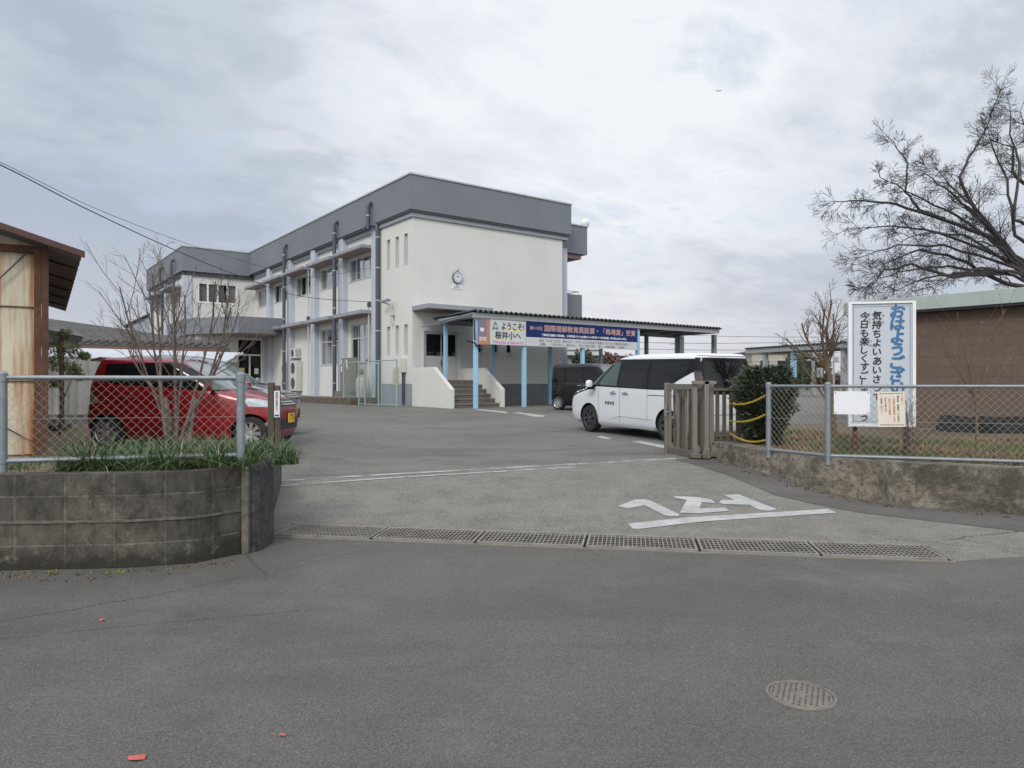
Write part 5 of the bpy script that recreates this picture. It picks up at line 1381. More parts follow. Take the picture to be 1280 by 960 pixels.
# black box shaped kei car ---------------------------------------
KL = [(.17,-1.60,1.55,.62,5),(.25,-1.66,1.66,.70,6),(.42,-1.69,1.695,.735,6.5),(.68,-1.697,1.695,.738,6.5),(.86,-1.695,1.62,.738,6),(.96,-1.69,1.45,.735,5.5),(1.03,-1.685,1.25,.73,6),(1.15,-1.67,1.10,.72,6.5),
      (1.4,-1.64,.86,.695,7),(1.6,-1.61,.66,.665,8),(1.70,-1.58,.50,.63,7),(1.74,-1.50,.32,.57,6),(1.755,-1.2,.0,.4,4)]
k_sides = [('window_surround', [(1.12,1.05),(-1.40,1.05),(-1.46,1.10),(-1.44,1.60),(.50,1.62),(.72,1.45)], carblack, .003),
  ('front_quarter_window', [(1.02,1.07),(.78,1.07),(.74,1.42)], carglass, .007),
  ('front_door_window', [(.72,1.08),(-.08,1.08),(-.08,1.57),(.60,1.57)], carglass, .007),
  ('rear_door_window', [(-.15,1.08),(-.85,1.08),(-.85,1.57),(-.15,1.57)], carglass, .007),
  ('rear_quarter_window', [(-.94,1.09),(-1.36,1.12),(-1.36,1.56),(-.94,1.57)], carglass, .007)]
k_wind = [('windshield', [(-.63,1.10),(.63,1.10),(.58,1.62),(-.58,1.62)], 'F', windshield_m, .005)]
k_rear = [('rear_window', [(-.58,1.08),(.58,1.08),(.54,1.58),(-.54,1.58)], 'B', carglass, .005)]
def k_det(root, patch, bvh):
    for s_, sd in ((1,'L'),(-1,'R')):
        patch('headlight', [(1.66,.72),(1.62,.88),(1.40,.94),(1.36,.80)], sd, lamp_glass, off=.007)
        patch('front_lamp', [(s_*.40,.88),(s_*.68,.90),(s_*.68,.72),(s_*.42,.74)], 'F', lamp_glass, off=.007)
        patch('tail_lamp', [(-1.60,.85),(-1.69,.85),(-1.66,1.25),(-1.58,1.25)], sd, tail_red, off=.007)
        m = MB(); c_ = Vector((.86,s_*.86,1.14)); m.lathe([(.001,-.09),(.06,-.08),(.08,0),(.06,.08),(.001,.09)], (0,0,0), 'z', 12)
        m.v = [Vector((v.x*.8, v.y*1.3, v.z))+c_ for v in m.v]; m.build('wing_mirror', black_trim, root, smooth=True)
        for x in (.02,-.22):
            m = MB(); yy = s_*.740; m.tube([(x-.08,yy,.93),(x-.07,yy+s_*.03,.93),(x+.07,yy+s_*.03,.93),(x+.08,yy,.93)], .016, 8); m.build('door_handle', chrome, root, smooth=True)
        for poly in ([(.80,.3),(.81,.3),(.81,1.05),(.80,1.05)], [(-.12,.25),(-.11,.25),(-.11,1.05),(-.12,1.05)]): patch('door_seam', poly, sd, grey_trim, off=.003)
    patch('upper_grille', [(-.34,.76),(.34,.76),(.36,.88),(-.36,.88)], 'F', chrome, off=.006)
kei = make_car('box_car', 'black box shaped small car parked in front of the school plinth', KL, black_car, (1.23,-1.23), 1.475, .275, rim_m, k_sides, k_wind, k_rear, k_det, rim_style=8)
kei.location = (3.14,27.05,g(3.1,27.1)); kei.rotation_euler = (0,0,math.atan2(-.806,.591)+radians(14))

# ------------------------------------------------------------------ greeting sign board
gs = empty('greeting_signboard', (5.64,11.0,.5), math.atan2(-.2,.9), 'large white greeting signboard with blue and black vertical Japanese lettering', 'signboard')
bw, bh = .922, 1.885; zb = .41
m = MB(); m.box((-bw/2,-.02,zb),(bw/2,.02,zb+bh)); bd = m.build('board', white_board, gs)
m = MB()
for a, b in (((-bw/2-.012,-.045,zb-.012),(-bw/2+.035,.03,zb+bh+.012)),((bw/2-.035,-.045,zb-.012),(bw/2+.012,.03,zb+bh+.012)),((-bw/2+.035,-.044,zb-.012),(bw/2-.035,.03,zb+.02)),((-bw/2+.035,-.044,zb+bh-.02),(bw/2-.035,.03,zb+bh+.012))): m.box(a,b)
m.build('frame', white_alu, gs, bevel=.003)
m = MB()
for x0,x1,z0,z1 in ((-.40,-.393,zb+.06,zb+bh-.06),(.393,.40,zb+.06,zb+bh-.06),(-.40,.40,zb+bh-.066,zb+bh-.06),(-.40,.40,zb+.06,zb+.066)): m.quad((x0,-.0215,z0),(x1,-.0215,z0),(x1,-.0215,z1),(x0,-.0215,z1))
m.build('border_line', basic('border_blue', (.06,.12,.20), .6), bd, fix=False)
pu = lambda cx: (cx-190)/(608-190)*bw-bw/2      # column of the 4.92x close-up to metres on the board
pz = lambda cy: zb+bh-(cy-90)/(848-90)*bh
def column(s, cx, cy0, pitch, size, mat, nm, off=.03, sk=.10):
    m = MB()
    for k, c_ in enumerate(s):
        z = pz(cy0+k*pitch); j = random.Random(k+cx).uniform(-.006,.006)
        put_char(m, c_, (pu(cx)+j,-.0235,z), (1,0,-.03), (sk,0,1.0), size*(1 if c_ not in 'ょっ' else .8), offset=off)
    m.build(nm, mat, bd, fix=False)
column('おはようございます', 500, 146, 77.5, .222, blue_ink, 'blue_lettering', .046)
column('気持ちよいあいさつで', 371, 170, 55.8, .142, black_ink, 'black_lettering', .028)
column('今日も楽しくすごしましょう', 289, 172, 52, .138, black_ink, 'black_lettering', .028)
m = MB()
for (cx, cy, s_) in ((410,172,'き'),(410,212,'も'),(322,163,'きょ'),(322,215,'う'),(330,325,'たの')):
    for k, c_ in enumerate(s_): put_char(m, c_, (pu(cx),-.0235,pz(cy+k*30)), (1,0,0), (0,0,1), .045, offset=.0)
m.build('ruby_lettering', black_ink, bd, fix=False)
for x in (-.36,.36):
    m = MB(); m.box((x-.03,.021,-.1),(x+.03,.075,zb+bh-.1)); m.build('post', rust, gs)
# papers tied to the right fence
fd = Vector((6.58-4.30, 8.98-9.80)).normalized(); fa = math.atan2(fd.y, fd.x)
def fpt(u): 
    k = (u-640)/F; # point on fence line
    a = Vector((4.30,9.80)); s_ = (k*a.y-a.x)/(fd.x-k*fd.y); return a+fd*s_
def fence_paper(name, label, u0, u1, v0, v1, mat, cat):
    a, b = fpt(u0), fpt(u1); a3 = Vector((a.x,a.y))+Vector((fd.y,-fd.x))*.03
    z1 = EYE-(v0-480)*a.y/F; z0 = EYE-(v1-480)*a.y/F
    o = empty(name, (a3.x,a3.y,z0), fa, label, cat)
    m = MB(); m.box((0,-.004,0),((b-a).length,.0,z1-z0)); m.build('sheet', mat, o)
    return o, (b-a).length, z1-z0
o, W, H = fence_paper('blank_placard', 'blank white placard tied to the right fence left of the printed notice', 1042, 1087, 489, 517.5, paper_white, 'placard')
m = MB()
for x, z in ((.02,H-.02),(W-.02,H-.02),(.02,.02),(W-.02,.02)): m.lathe([(.001,-.006),(.008,-.006)], (x,0,z), 'y', 8)
m.build('grommet', grey_trim, o, fix=False)
o, W, H = fence_paper('printed_notice', 'cream notice with red and black vertical print hanging on the right fence', 1097.5, 1131.5, 490, 533.5, paper_cream, 'notice')
o.rotation_euler = (0,radians(-1.5),fa)
mk_, mr_ = MB(), MB(); Y_ = -.0055
for k in range(9):
    for z in (.06,.95):
        x = W*(.08+.84*k/8.5); mk_.box((x,Y_-.0006,H*z-.006),(x+W*.055,Y_,H*z+.006))
def vcol(mb, s, x, z0, pitch, size):
    for k, c_ in enumerate(s): put_char(mb, c_, (x,Y_,z0-k*pitch), (1,0,0), (0,0,1), size, offset=.015)
ps = H*.058
vcol(mr_, '《お願い》', W*.90, H*.88, ps, .022)
vcol(mk_, '登校時、授業中、下校時は', W*.75, H*.86, ps*1.1, .027)
vcol(mr_, '「児童の送迎車両」及び', W*.60, H*.84, ps*1.15, .028)
vcol(mr_, '「許可された車両」', W*.44, H*.84, ps*1.15, .028)
vcol(mk_, '以外の進入は', W*.29, H*.82, ps*1.2, .027)
vcol(mk_, 'ご遠慮ください。', W*.14, H*.84, ps*1.15, .027)
mk_.build('black_print', black_ink, o, fix=False); mr_.build('red_print', red_ink, o, fix=False)

# ------------------------------------------------------------------ brown panel building on the right
Lb = Vector((8.74,19.0,0)); Db = Vector((.637,-.771,0)); Nb = Vector((.771,.637,0))
hb = empty('panel_building', Lb, math.atan2(Db.y,Db.x), 'brown panel storehouse with mint green roof fascia on the right', 'storehouse')
# local: x along Db, y along +left = (.771,.637) into the building
m = MB(); 
m.box((.35,.35,-.2),(12,7,3.36)); wl = m.build('wall', brownblock_m, hb)
uvplane(wl, lambda co, n: (co.x, co.z) if abs(n.y) > .5 else (co.y, co.z))
m = MB(); m.box((-.0,-.0,3.36),(12.4,7.4,3.69)); m.build('fascia', mint, hb, bevel=.01)
m = MB(); m.box((.06,.06,3.31),(12.3,7.3,3.357)); m.build('soffit', grey_trim, hb)
m = MB(); m.box((.2,.2,-.3),(12,.34,.46)); m.build('footing', base_concrete, hb)
# dark sheeting heap along the wall foot
m = MB(); R_ = random.Random(3)
pts = []
for i in range(30):
    x = 2.45+i*.2; row = [(x, -.62+.1*R_.random(), .45), (x, -.60+.1*R_.random(), .82+.09*R_.random()), (x, -.25, .98+.06*R_.random()), (x,.16,.95)]
    m.v += [Vector((p[0],p[1],p[2]-.2*(p[2]>.5))) for p in row]
for i in range(29):
    for k in range(3): m.f.append([i*4+k,(i+1)*4+k,(i+1)*4+k+1,i*4+k+1]); m.m.append(0)
o = m.build('dark_tarpaulin', basic('dark_tarpaulin_sheet', (.010,.011,.012), .6, .3, 5, bump=.4, bsc=12), smooth=True, fix=False)
o.location = Lb; o.rotation_euler = (0,0,math.atan2(Db.y,Db.x)); tag(o, 'dark tarpaulin covered heap along the foot of the brown storehouse', 'tarpaulin')

# ------------------------------------------------------------------ rusty shed on the left
SO = Vector((-6.15,9.5,.6)); SA = math.atan2(.20,.98)
SA = radians(33)
shed = empty('rusty_shed', SO, SA, 'rusty cream sheet metal shed with a brown steel frame at the left edge', 'shed')
# local: x to the right along the gable wall, y into the depth; the frame post stands at the origin
m = MB(); m.box((-5,.05,-.1),(-.10,.09,2.74)); m.extr([(-4,.05,2.74),(-.1,.05,2.74),(-.1,.05,2.76),(-4,.05,3.9)], (0,.04,0)); m.box((-.02,.1,-.1),(.0,8.5,2.75)); m.build('wall_sheet', rustwall_m, shed)
m = MB()
for z in (.02,.98,1.95): m.box((-5,.03,z),(-.1,.052,z+.012))
for x in (-.55,-1.05,-1.55): m.box((x,.035,0),(x+.006,.051,1.94))
m.build('sheet_seam', rust, shed)
m = MB(); m.box((-.13,-.04,-.15),(-.05,.08,2.74)); m.box((-.045,-.05,-.15),(.03,.08,2.73)); m.box((-.047,-.02,-.15),(-.043,.03,2.7)); m.build('frame_post', rust, shed)
m = MB(); m.extr([(-5,-.03,2.66),(-.05,-.03,2.66),(-.05,-.03,2.75),(-5,-.03,2.75)], (0,.09,0)); m.build('tie_beam', rust, shed)
m = MB(); m.tube([(-.16,-.01,2.72),(-1.6,-.01,.95)], .012, 6); m.tube([(-.16,-.01,.2),(-1.6,-.01,1.2)], .010, 6); m.build('brace_rod', grey_trim, shed)
sl_ = .30
def rz_(x): return 2.60-(x-.40)*sl_     # roof underside height
m = MB()
m.extr([(-4,-.34,rz_(-4)+.02),(.43,-.34,rz_(.43)+.02),(.43,-.34,rz_(.43)+.10),(-4,-.34,rz_(-4)+.10)], (0,.05,0)); m.build('barge_board', basic('maroon_barge_board', (.075,.03,.027), .6, .2, 4), shed)
m = MB(); K = 64
vs = []
for k in range(K+1):
    y = -.28+8.7*k/K; c_ = .018*sin(k*pi*.5*1.0)
    vs += [(-4,y,rz_(-4)+.05+c_),(.40,y,rz_(.40)+.05+c_),(-4,y,rz_(-4)+.07+c_),(.40,y,rz_(.40)+.07+c_)]
fs = []
for k in range(K): a = 4*k; fs += [(a,a+4,a+5,a+1),(a+2,a+3,a+7,a+6),(a+1,a+5,a+7,a+3)]
m.add(vs, fs); m.build('roof_sheet', corr_grey, shed, fix=False)
m = MB()
for y in [.9+1.5*k for k in range(5)]:
    m = MB(); m.extr([(-.02,y,rz_(0)-.0),(.37,y,rz_(.37)-.0),(.37,y,rz_(.37)+.03),(-.02,y,rz_(0)+.03)], (0,.035,0)); m.build('rafter', corr_dark, shed)
s2 = empty('lean_to', (-11.1,17.2,.5), SA, 'small dark roofed lean-to behind the rusty shed', 'lean-to')
m = MB(); m.extr([(-2,0,2.75),(.75,0,2.2),(.75,0,2.28),(-2,0,2.83)], (0,5,0)); m.build('roof', corr_grey, s2)
m = MB()
for x in (.3,): m.box((x-.05,.1,-.2),(x+.05,.2,2.3)); m.box((x-.05,4.6,-.2),(x+.05,4.7,2.3))
m.build('post', rust, s2)

# ------------------------------------------------------------------ old house and sheets behind the red car
hs = empty('tiled_house', (-15.6,26.0,.55), radians(6), 'old house with grey tiled roof and brown eaves behind the red car', 'house')
A = at(84,393,26)-hs.location; B = at(214,417,26)-hs.location
m = MB(); m.box((-5,.8,0),(3.6,6,2.6)); m.build('wall', dark_wall, hs)
m = MB()
pv_ = [(-5,-.2,2.62),(5.2,-.2,2.40),(5.2,.25,2.62),(-5,2.2,3.9)]
m.add([(-5.4,-.3,2.55),(5.0,-.3,2.35),(5.0,.6,2.52),(-5.4,3.0,4.0),(-5.4,3.0,3.9),(-5.4,-.3,2.45),(5.0,-.3,2.25),(5.0,.6,2.4)], [(0,1,2,3),(5,4,7,6),(0,5,6,1),(1,6,7,2),(2,7,4,3),(3,4,5,0)]); m.build('roof', tile_roof, hs)
m = MB()
for k in range(34):
    x = -5.2+k*.3; m.tube([(x,-.3,2.57-(x+5.4)*.0192),(x,.4,2.68-(x+5.4)*.0192+.04)], .05, 5)
m.build('roof_tile', tile_roof, hs)
m = MB(); m.extr([(-5.4,-.34,2.28),(5.0,-.34,2.08),(5.0,-.34,2.26),(-5.4,-.34,2.46)], (0,.03,0)); m.build('eaves_board', brown_fascia, hs)
m = MB(); m.extr([(-5.4,-.9,1.75),(-1,-.9,1.75),(-1,-.9,1.79),(-5.4,-.9,1.79)], (0,.5,0))
wr_ = empty('white_porch_roof', (-14.9,21.5,.5), radians(5), 'pale metal porch roof on a plastered shed behind the red car', 'shed')
m = MB(); m.add([(-4,0,1.93),(6.2,0,1.72),(6.2,1.8,2.05),(-4,1.8,2.3),(-4,0,1.97),(6.2,0,1.76),(6.2,1.8,2.09),(-4,1.8,2.34)], [(0,1,2,3),(4,5,6,7),(0,1,5,4),(1,2,6,5),(3,2,6,7),(0,3,7,4)]); m.build('roof', white_roof, wr_)
m = MB(); m.box((-4,1.2,-.2),(5.6,3.4,1.8)); m.box((3.5,.9,.8),(5.2,1.19,1.5), 1); m.build('wall', [dark_wall, interior_m], wr_)
wc = empty('corrugated_screen', (-11.6,17.6,.45), radians(4), 'pale corrugated sheet screen left of the red car', 'screen')
m = MB(); vs = []; K = 90
for k in range(K+1):
    x = -2.4+3.9*k/K; y = .03*sin(k*1.1); vs += [(x,y,.35),(x,y,1.72+.0)]
m.add(vs, [(2*k,2*k+2,2*k+3,2*k+1) for k in range(K)]); m.box((-2.4,.05,-.1),(-2.3,.12,1.7)); m.box((1.3,.05,-.1),(1.4,.12,1.7)); m.build('sheet', white_sheet, wc, fix=False)
wt = empty('timber_pile', (-11.0,16.2,.4), radians(3), 'dark pile of old timber and blocks on the soil left of the red car', 'timber pile')
R_ = random.Random(9)
for k in range(7):
    m = MB(); x = -1.5+R_.uniform(0,1.9); z = .02+.11*(k//2); m.box((x-.5,R_.uniform(-.2,.2),z),(x+.6,R_.uniform(.3,.6),z+.09)); m.build('board', basic('old_timber', (.10,.075,.055), .9, .3, 8) if k == 0 else MATS['old_timber'], wt)
fb2 = empty('far_gable_house', at(188,410,62)*1.0, radians(20), 'distant pale gabled building beyond the school wing', 'house')
p = at(186,480,62); fb2.location = (p.x,p.y,.5)
m = MB(); m.extr([(-1.6,0,0),(2.5,0,0),(2.5,0,8.3),(-1.6,0,6.0)], (0,6,0)); m.build('wall', basic('pale_grey_cladding', (.33,.36,.41), .8, .05, 1), fb2)
m = MB(); m.extr([(-1.9,-.2,5.9),(2.6,-.2,8.45),(2.6,-.2,8.6),(-1.9,-.2,6.05)], (0,6.5,0)); m.build('roof', house_dark, fb2)
# ------------------------------------------------------------------ far background on the right
def house(name, label, u, v_base, Y, w_, h_, dpt, rh, wallm, roofm, rz=0, win=True):
    p = at(u, 480, Y); o = empty(name, (p.x,p.y,.5), rz, label, 'house')
    m = MB(); m.box((-w_/2,0,0),(w_/2,dpt,h_)); m.build('wall', wallm, o)
    m = MB(); m.add([(-w_/2-.4,-.4,h_),(w_/2+.4,-.4,h_),(w_/2+.4,dpt+.4,h_),(-w_/2-.4,dpt+.4,h_),(-w_/2*.5,dpt/2,h_+rh),(w_/2*.5,dpt/2,h_+rh)], [(0,1,2,3),(0,1,5,4),(1,2,5),(2,3,4,5),(3,0,4)]); m.build('roof', roofm, o)
    if win:
        for x in (-.2*w_, .22*w_):
            m = MB(); m.box((x-.7,-.05,h_*.55),(x+.7,-.002,h_*.82)); f_ = m.build('window', alu, o)
            m = MB(); m.box((x-.62,-.06,h_*.57),(x+.62,-.051,h_*.80)); m.build('pane', carglass, f_)
    return o
house('distant_house', 'beige two storey house under the far walkway roof, behind the van', 966, 480, 95, 5.6, 5.2, 6, .5, house_wall, house_dark, .1)
house('distant_house', 'dark roofed house beyond the far walkway, right of the beige house', 1006, 480, 120, 5, 4.2, 6, 2.0, dark_wall, house_dark, -.2, win=False)
house('distant_house', 'low white roofed house far behind the bare sapling', 1052, 480, 140, 15, 1.8, 9, 1.0, basic('far_white_wall',(.45,.45,.45)), white_roof, 0, win=False)
house('distant_house', 'pale low building right of the school plinth behind the black car', 727, 480, 62, 9, 4.6, 6, .25, base_concrete, corr_grey, .3, win=False).location.z = -.6
ps_ = empty('pale_outbuilding', at(728,480,75), 0, 'white low outbuilding seen between the school corner and the hedge', 'outbuilding')
ps_.location.z = .5
m = MB(); m.box((-2.5,0,0),(2.0,4,4.6)); m.build('wall', basic('white_outbuilding_wall',(.5,.5,.5)), ps_); m = MB(); m.extr([(-2.7,-.2,4.6),(2.2,-.2,4.6),(1.2,-.2,5.4),(-1.8,-.2,5.4)], (0,4.4,0)); m.build('roof', white_roof, ps_)
def pole(u, Y, zt, label, r=.16, arms=True):
    p = at(u, 480, Y); o = empty('utility_pole', (p.x,p.y,.4), 0, label, 'utility pole', 'utility poles in the distance')
    m = MB(); m.tube([(0,0,0),(0,0,zt)], [r,r*.75], 10); m.build('pole', beam_grey, o, smooth=True)
    if arms:
        m = MB(); m.box((-.9,-.06,zt-.7),(.9,.06,zt-.58)); m.box((-.7,-.06,zt-1.5),(.7,.06,zt-1.38)); m.build('cross_arm', beam_grey, o)
        m = MB(); m.cyl((.45,-.1,zt-2.9), .28, .8, n=14); m.build('transformer', beam_grey, o)
    return o
pole(844, 90, 7.6, 'thin utility pole with cross arms seen between the walkway posts', .12)
pole(1017, 60, 4.6, 'grey utility pole beyond the far walkway roof near the bare sapling', .2)
pole(1042, 105, 7.2, 'utility pole behind the trunk of the bare sapling', .16)
# ------------------------------------------------------------------ wires
def wire(pts, r, label, name='overhead_wire'):
    P = [Vector(p) for p in pts]; out = []
    n = len(P)
    for i in range(n-1):
        q = [P[max(0,i-1)],P[i],P[i+1],P[min(n-1,i+2)]]
        for k in range(10):
            t_ = k/10; out.append(.5*((2*q[1])+(-q[0]+q[2])*t_+(2*q[0]-5*q[1]+4*q[2]-q[3])*t_*t_+(-q[0]+3*q[1]-3*q[2]+q[3])*t_**3))
    out.append(P[-1]); m = MB(); m.tube(out, r, 5); o = m.build(name, cable_m, smooth='all'); return tag(o, label, 'wire', 'overhead wires')
e1 = b2w(-.1, PIL[0]+.35, 5.4)
wire([at(-160,135,10.5),at(0,206,13),at(110,262,15.5),at(222,314,18.7),at(310,349,22.5),at(380,371,27),e1], .012, 'thick overhead cable sagging from the upper left to the school front')
e2 = b2w(-.2, PIL[0]-.4, 6.9)
wire([at(-160,140,12),at(0,203,15),at(125,263,18.5),at(250,310,23),at(345,338,28),at(387,347,30),e2], .007, 'thin overhead wire just above the thick cable')
for k, (v0, v1, sg) in enumerate(((428,424,5),(436,433,5),(446,452,4),(416,420,3))):
    A = at(790, v0, 70); B = at(1085, v1, 85); 
    wire([A.lerp(B,f_)-Vector((0,0,.25*4*f_*(1-f_))) for f_ in (0,.25,.5,.75,1)], .022, ['top','second','third','lowest'][k]+' distant wire in the sky right of the walkway')
# aeroplane far away
ap = empty('aeroplane', at(899,113.5,3600), radians(25), 'tiny distant aeroplane in the sky above the walkway', 'aeroplane')
m = MB(); m.lathe([(.01,-16),(1.2,-14),(1.9,-8),(1.9,8),(1.3,13),(.3,17)], axis='x', n=12); m.build('fuselage', plane_m, ap, smooth=True)
m = MB(); m.prism([(3,0),(-1,0),(-7,17),(-5,17)], -.6,-.1); m.prism([(3,0),(-1,0),(-7,-17),(-5,-17)], -.6,-.1); m.build('wing', plane_m, ap)
m = MB(); m.extr([(-11,-.2,1),(-16,-.2,1),(-18,-.2,7),(-15.5,-.2,7)], (0,.4,0)); m.prism([(-13,0),(-15,0),(-17.5,6),(-16,6)],.5,.8); m.prism([(-13,0),(-15,0),(-17.5,-6),(-16,-6)],.5,.8); m.build('tail', plane_m, ap)
ap.rotation_euler = (radians(18),radians(-14),radians(20))
# ------------------------------------------------------------------ vegetation
def limb(mb, p, d, L, r, depth, R, P, mi=0):
    """recursive bare branch; P = dict of habits"""
    n = max(3, int(L/P['seg'])); pts = [p]; rs = [r]; q = p.copy(); dd_ = d.normalized()
    for i in range(n):
        dd_ = (dd_+Vector((R.uniform(-1,1),R.uniform(-1,1),R.uniform(-1,1)))*P['wig']+Vector((0,0,P['up'][min(depth,len(P['up'])-1)]))).normalized()
        q = q+dd_*(L/n); pts.append(q.copy()); rs.append(max(P['rmin'], r*(1-(1-P['taper'])*(i+1)/n)))
    mb.tube(pts, rs, P['sides'][min(depth,len(P['sides'])-1)], mi, cap=False)
    if depth >= P['max']: return
    k = P['kids'][depth]; k = R.randint(k[0],k[1])
    for j in range(k):
        f_ = P['start']+(1-P['start'])*(j+R.random())/k; idx = min(n, max(1,int(f_*n))); b = pts[idx]
        ax = (pts[idx]-pts[idx-1]).normalized(); side = ax.orthogonal().normalized()
        side.rotate(Matrix.Rotation(R.uniform(0,2*pi), 3, ax))
        if P.get('flat'): side.z *= P['flat']; side.normalize()
        an = radians(R.uniform(*P['ang'])); nd = (ax*cos(an)+side*sin(an)).normalized()
        limb(mb, b, nd, L*R.uniform(*P['len'])*(1.15-.5*f_), rs[idx]*P['rr'], depth+1, R, P, mi)

# left bare shrub tree, several stems
R_ = random.Random(21); base = at(222,560,7.55)
shr = empty('bare_shrub_tree', (base.x,base.y,.78), 0, 'leafless many stemmed young tree in the grass behind the left fence', 'tree')
m = MB(); P = dict(seg=.07, wig=.055, up=[.035,.04,.03,.02], rmin=.0014, taper=.55, sides=[7,5,4,3], max=3, kids=[(4,6),(3,4),(2,3)], start=.28, ang=(20,42), len=(.42,.68), rr=.58)
tops = [(-.75,.0,1.95,.020),(-.50,.25,2.0,.021),(-.28,-.15,2.15,.024),(-.10,.2,2.1,.022),(.16,-.1,1.9,.022),(.40,.2,1.95,.022),(.68,.05,1.75,.024),(.98,-.15,1.55,.020),(-.95,.15,1.45,.018),(.05,-.25,1.7,.018)]
for k, (tx, ty, tz, r) in enumerate(tops):
    b = Vector((-.03+.05*cos(k*2.4)+(.07 if tx > 0 else -.05), .05*sin(k*2.4), 0)); 
    mid_ = b+Vector((tx*.16, ty*.2, .42+.08*(k%3)))
    m.tube([b, b+Vector((tx*.04,0,.2)), mid_], [r*1.1,r*.95,r*.8], 7, cap=False)
    dirv = Vector((tx,ty,tz))-mid_
    limb(m, mid_, dirv, dirv.length*.86, r*.62, 0, R_, P)
m.build('branches', bark_red, shr, smooth='all', fix=False)
m = MB()
for dx in (-.09,.10): m.tube([(dx,0,-.1),(dx*1.1,0,.18),(dx*1.2+.01,.02,.40),(dx*1.6,.03,.62)], [.040,.034,.028,.021], 10)
m.build('trunk', bark_grey, shr, smooth=True)

# sapling right, behind the fence
p = at(1042,500,14.2); tr = empty('bare_sapling', (p.x,p.y,.5), 0, 'bare sapling with upright branches left of the greeting signboard', 'tree')
m = MB(); R_ = random.Random(4); m.tube([(0,0,-.1),(-.02,0,.6),(-.08,0,1.2),(-.14,0,1.45)], [.075,.065,.055,.05], 8)
m.build('trunk', bark_brown, tr, smooth=True)
m = MB(); P = dict(seg=.09, wig=.09, up=[.05,.05,.04], rmin=.0028, taper=.45, sides=[6,4,3,3], max=3, kids=[(5,6),(3,5),(2,3)], start=.2, ang=(25,55), len=(.45,.7), rr=.6)
for (dx,dy,dz,L) in ((-.75,.1,.9,1.0),(-.35,-.2,1,1.15),(.05,.1,1,1.35),(.30,-.1,1,1.05),(-.9,.2,.45,.95),(.5,.3,.9,.8)): limb(m, Vector((-.14,0,1.40)), Vector((dx,dy,dz)), L, .030, 0, R_, P)
for (dx,dy,dz,L) in ((.7,0,.9,1.1),(-.6,.3,.8,1.0)): limb(m, Vector((-.02,0,.6)), Vector((dx,dy,dz)), L, .028, 0, R_, P)
m.build('branches', bark_brown, tr, smooth='all', fix=False)
# sapling with buds in front of the brown storehouse
p = at(1221,500,10.6); tr = empty('budding_sapling', (p.x,p.y,.48), 0, 'slender bare sapling with dark buds in front of the brown storehouse', 'tree')
m = MB(); R_ = random.Random(12); m.tube([(0,0,-.1),(0,0,.55),(-.02,0,1.0)], [.022,.018,.016], 7); m.build('trunk', bark_brown, tr, smooth=True)
m = MB(); bd_ = MB(); P = dict(seg=.08, wig=.06, up=[.06,.05], rmin=.0022, taper=.45, sides=[5,4,3], max=1, kids=[(3,5)], start=.3, ang=(20,40), len=(.35,.6), rr=.6)
for (dx,dy,dz,L) in ((-.50,.1,1,1.25),(-.22,-.1,1,1.35),(.10,.1,1,1.15),(.42,0,1,1.45),(-.55,.0,.75,1.0),(.6,.1,.55,.9),(.25,-.1,1,1.3)):
    limb(m, Vector((-.02,0,.72+.2*R_.random())), Vector((dx,dy,dz)), L, .011, 0, R_, P)
for v in m.v[::7]:
    if v.z > 1.35 and R_.random() < .28:
        for q in range(3):
            a = Vector((R_.uniform(-1,1),R_.uniform(-1,1),R_.uniform(-.3,1))).normalized()*.022; s_ = a.orthogonal().normalized()*.010
            bd_.add([v, v+a*.5+s_, v+a, v+a*.5-s_], [(0,1,2,3)])
m.build('branches', bark_brown, tr, smooth='all', fix=False); bd_.build('buds', fallen_leaf, tr, fix=False)
# twiggy bush at the right edge of the signboard
p = at(1139,530,10.3); tr = empty('twiggy_bush', (p.x,p.y,.5), 0, 'small dense twiggy bush at the right foot of the greeting signboard', 'bush')
m = MB(); R_ = random.Random(8); P = dict(seg=.05, wig=.14, up=[.02,.02], rmin=.0016, taper=.5, sides=[4,3,3], max=2, kids=[(5,7),(3,4)], start=.2, ang=(25,60), len=(.4,.7), rr=.6)
for k in range(9): limb(m, Vector((0,0,.0)), Vector((R_.uniform(-.35,.4),R_.uniform(-.3,.3),1)), R_.uniform(.6,.95), .007, 0, R_, P)
m.build('branches', bark_red, tr, smooth='all', fix=False)

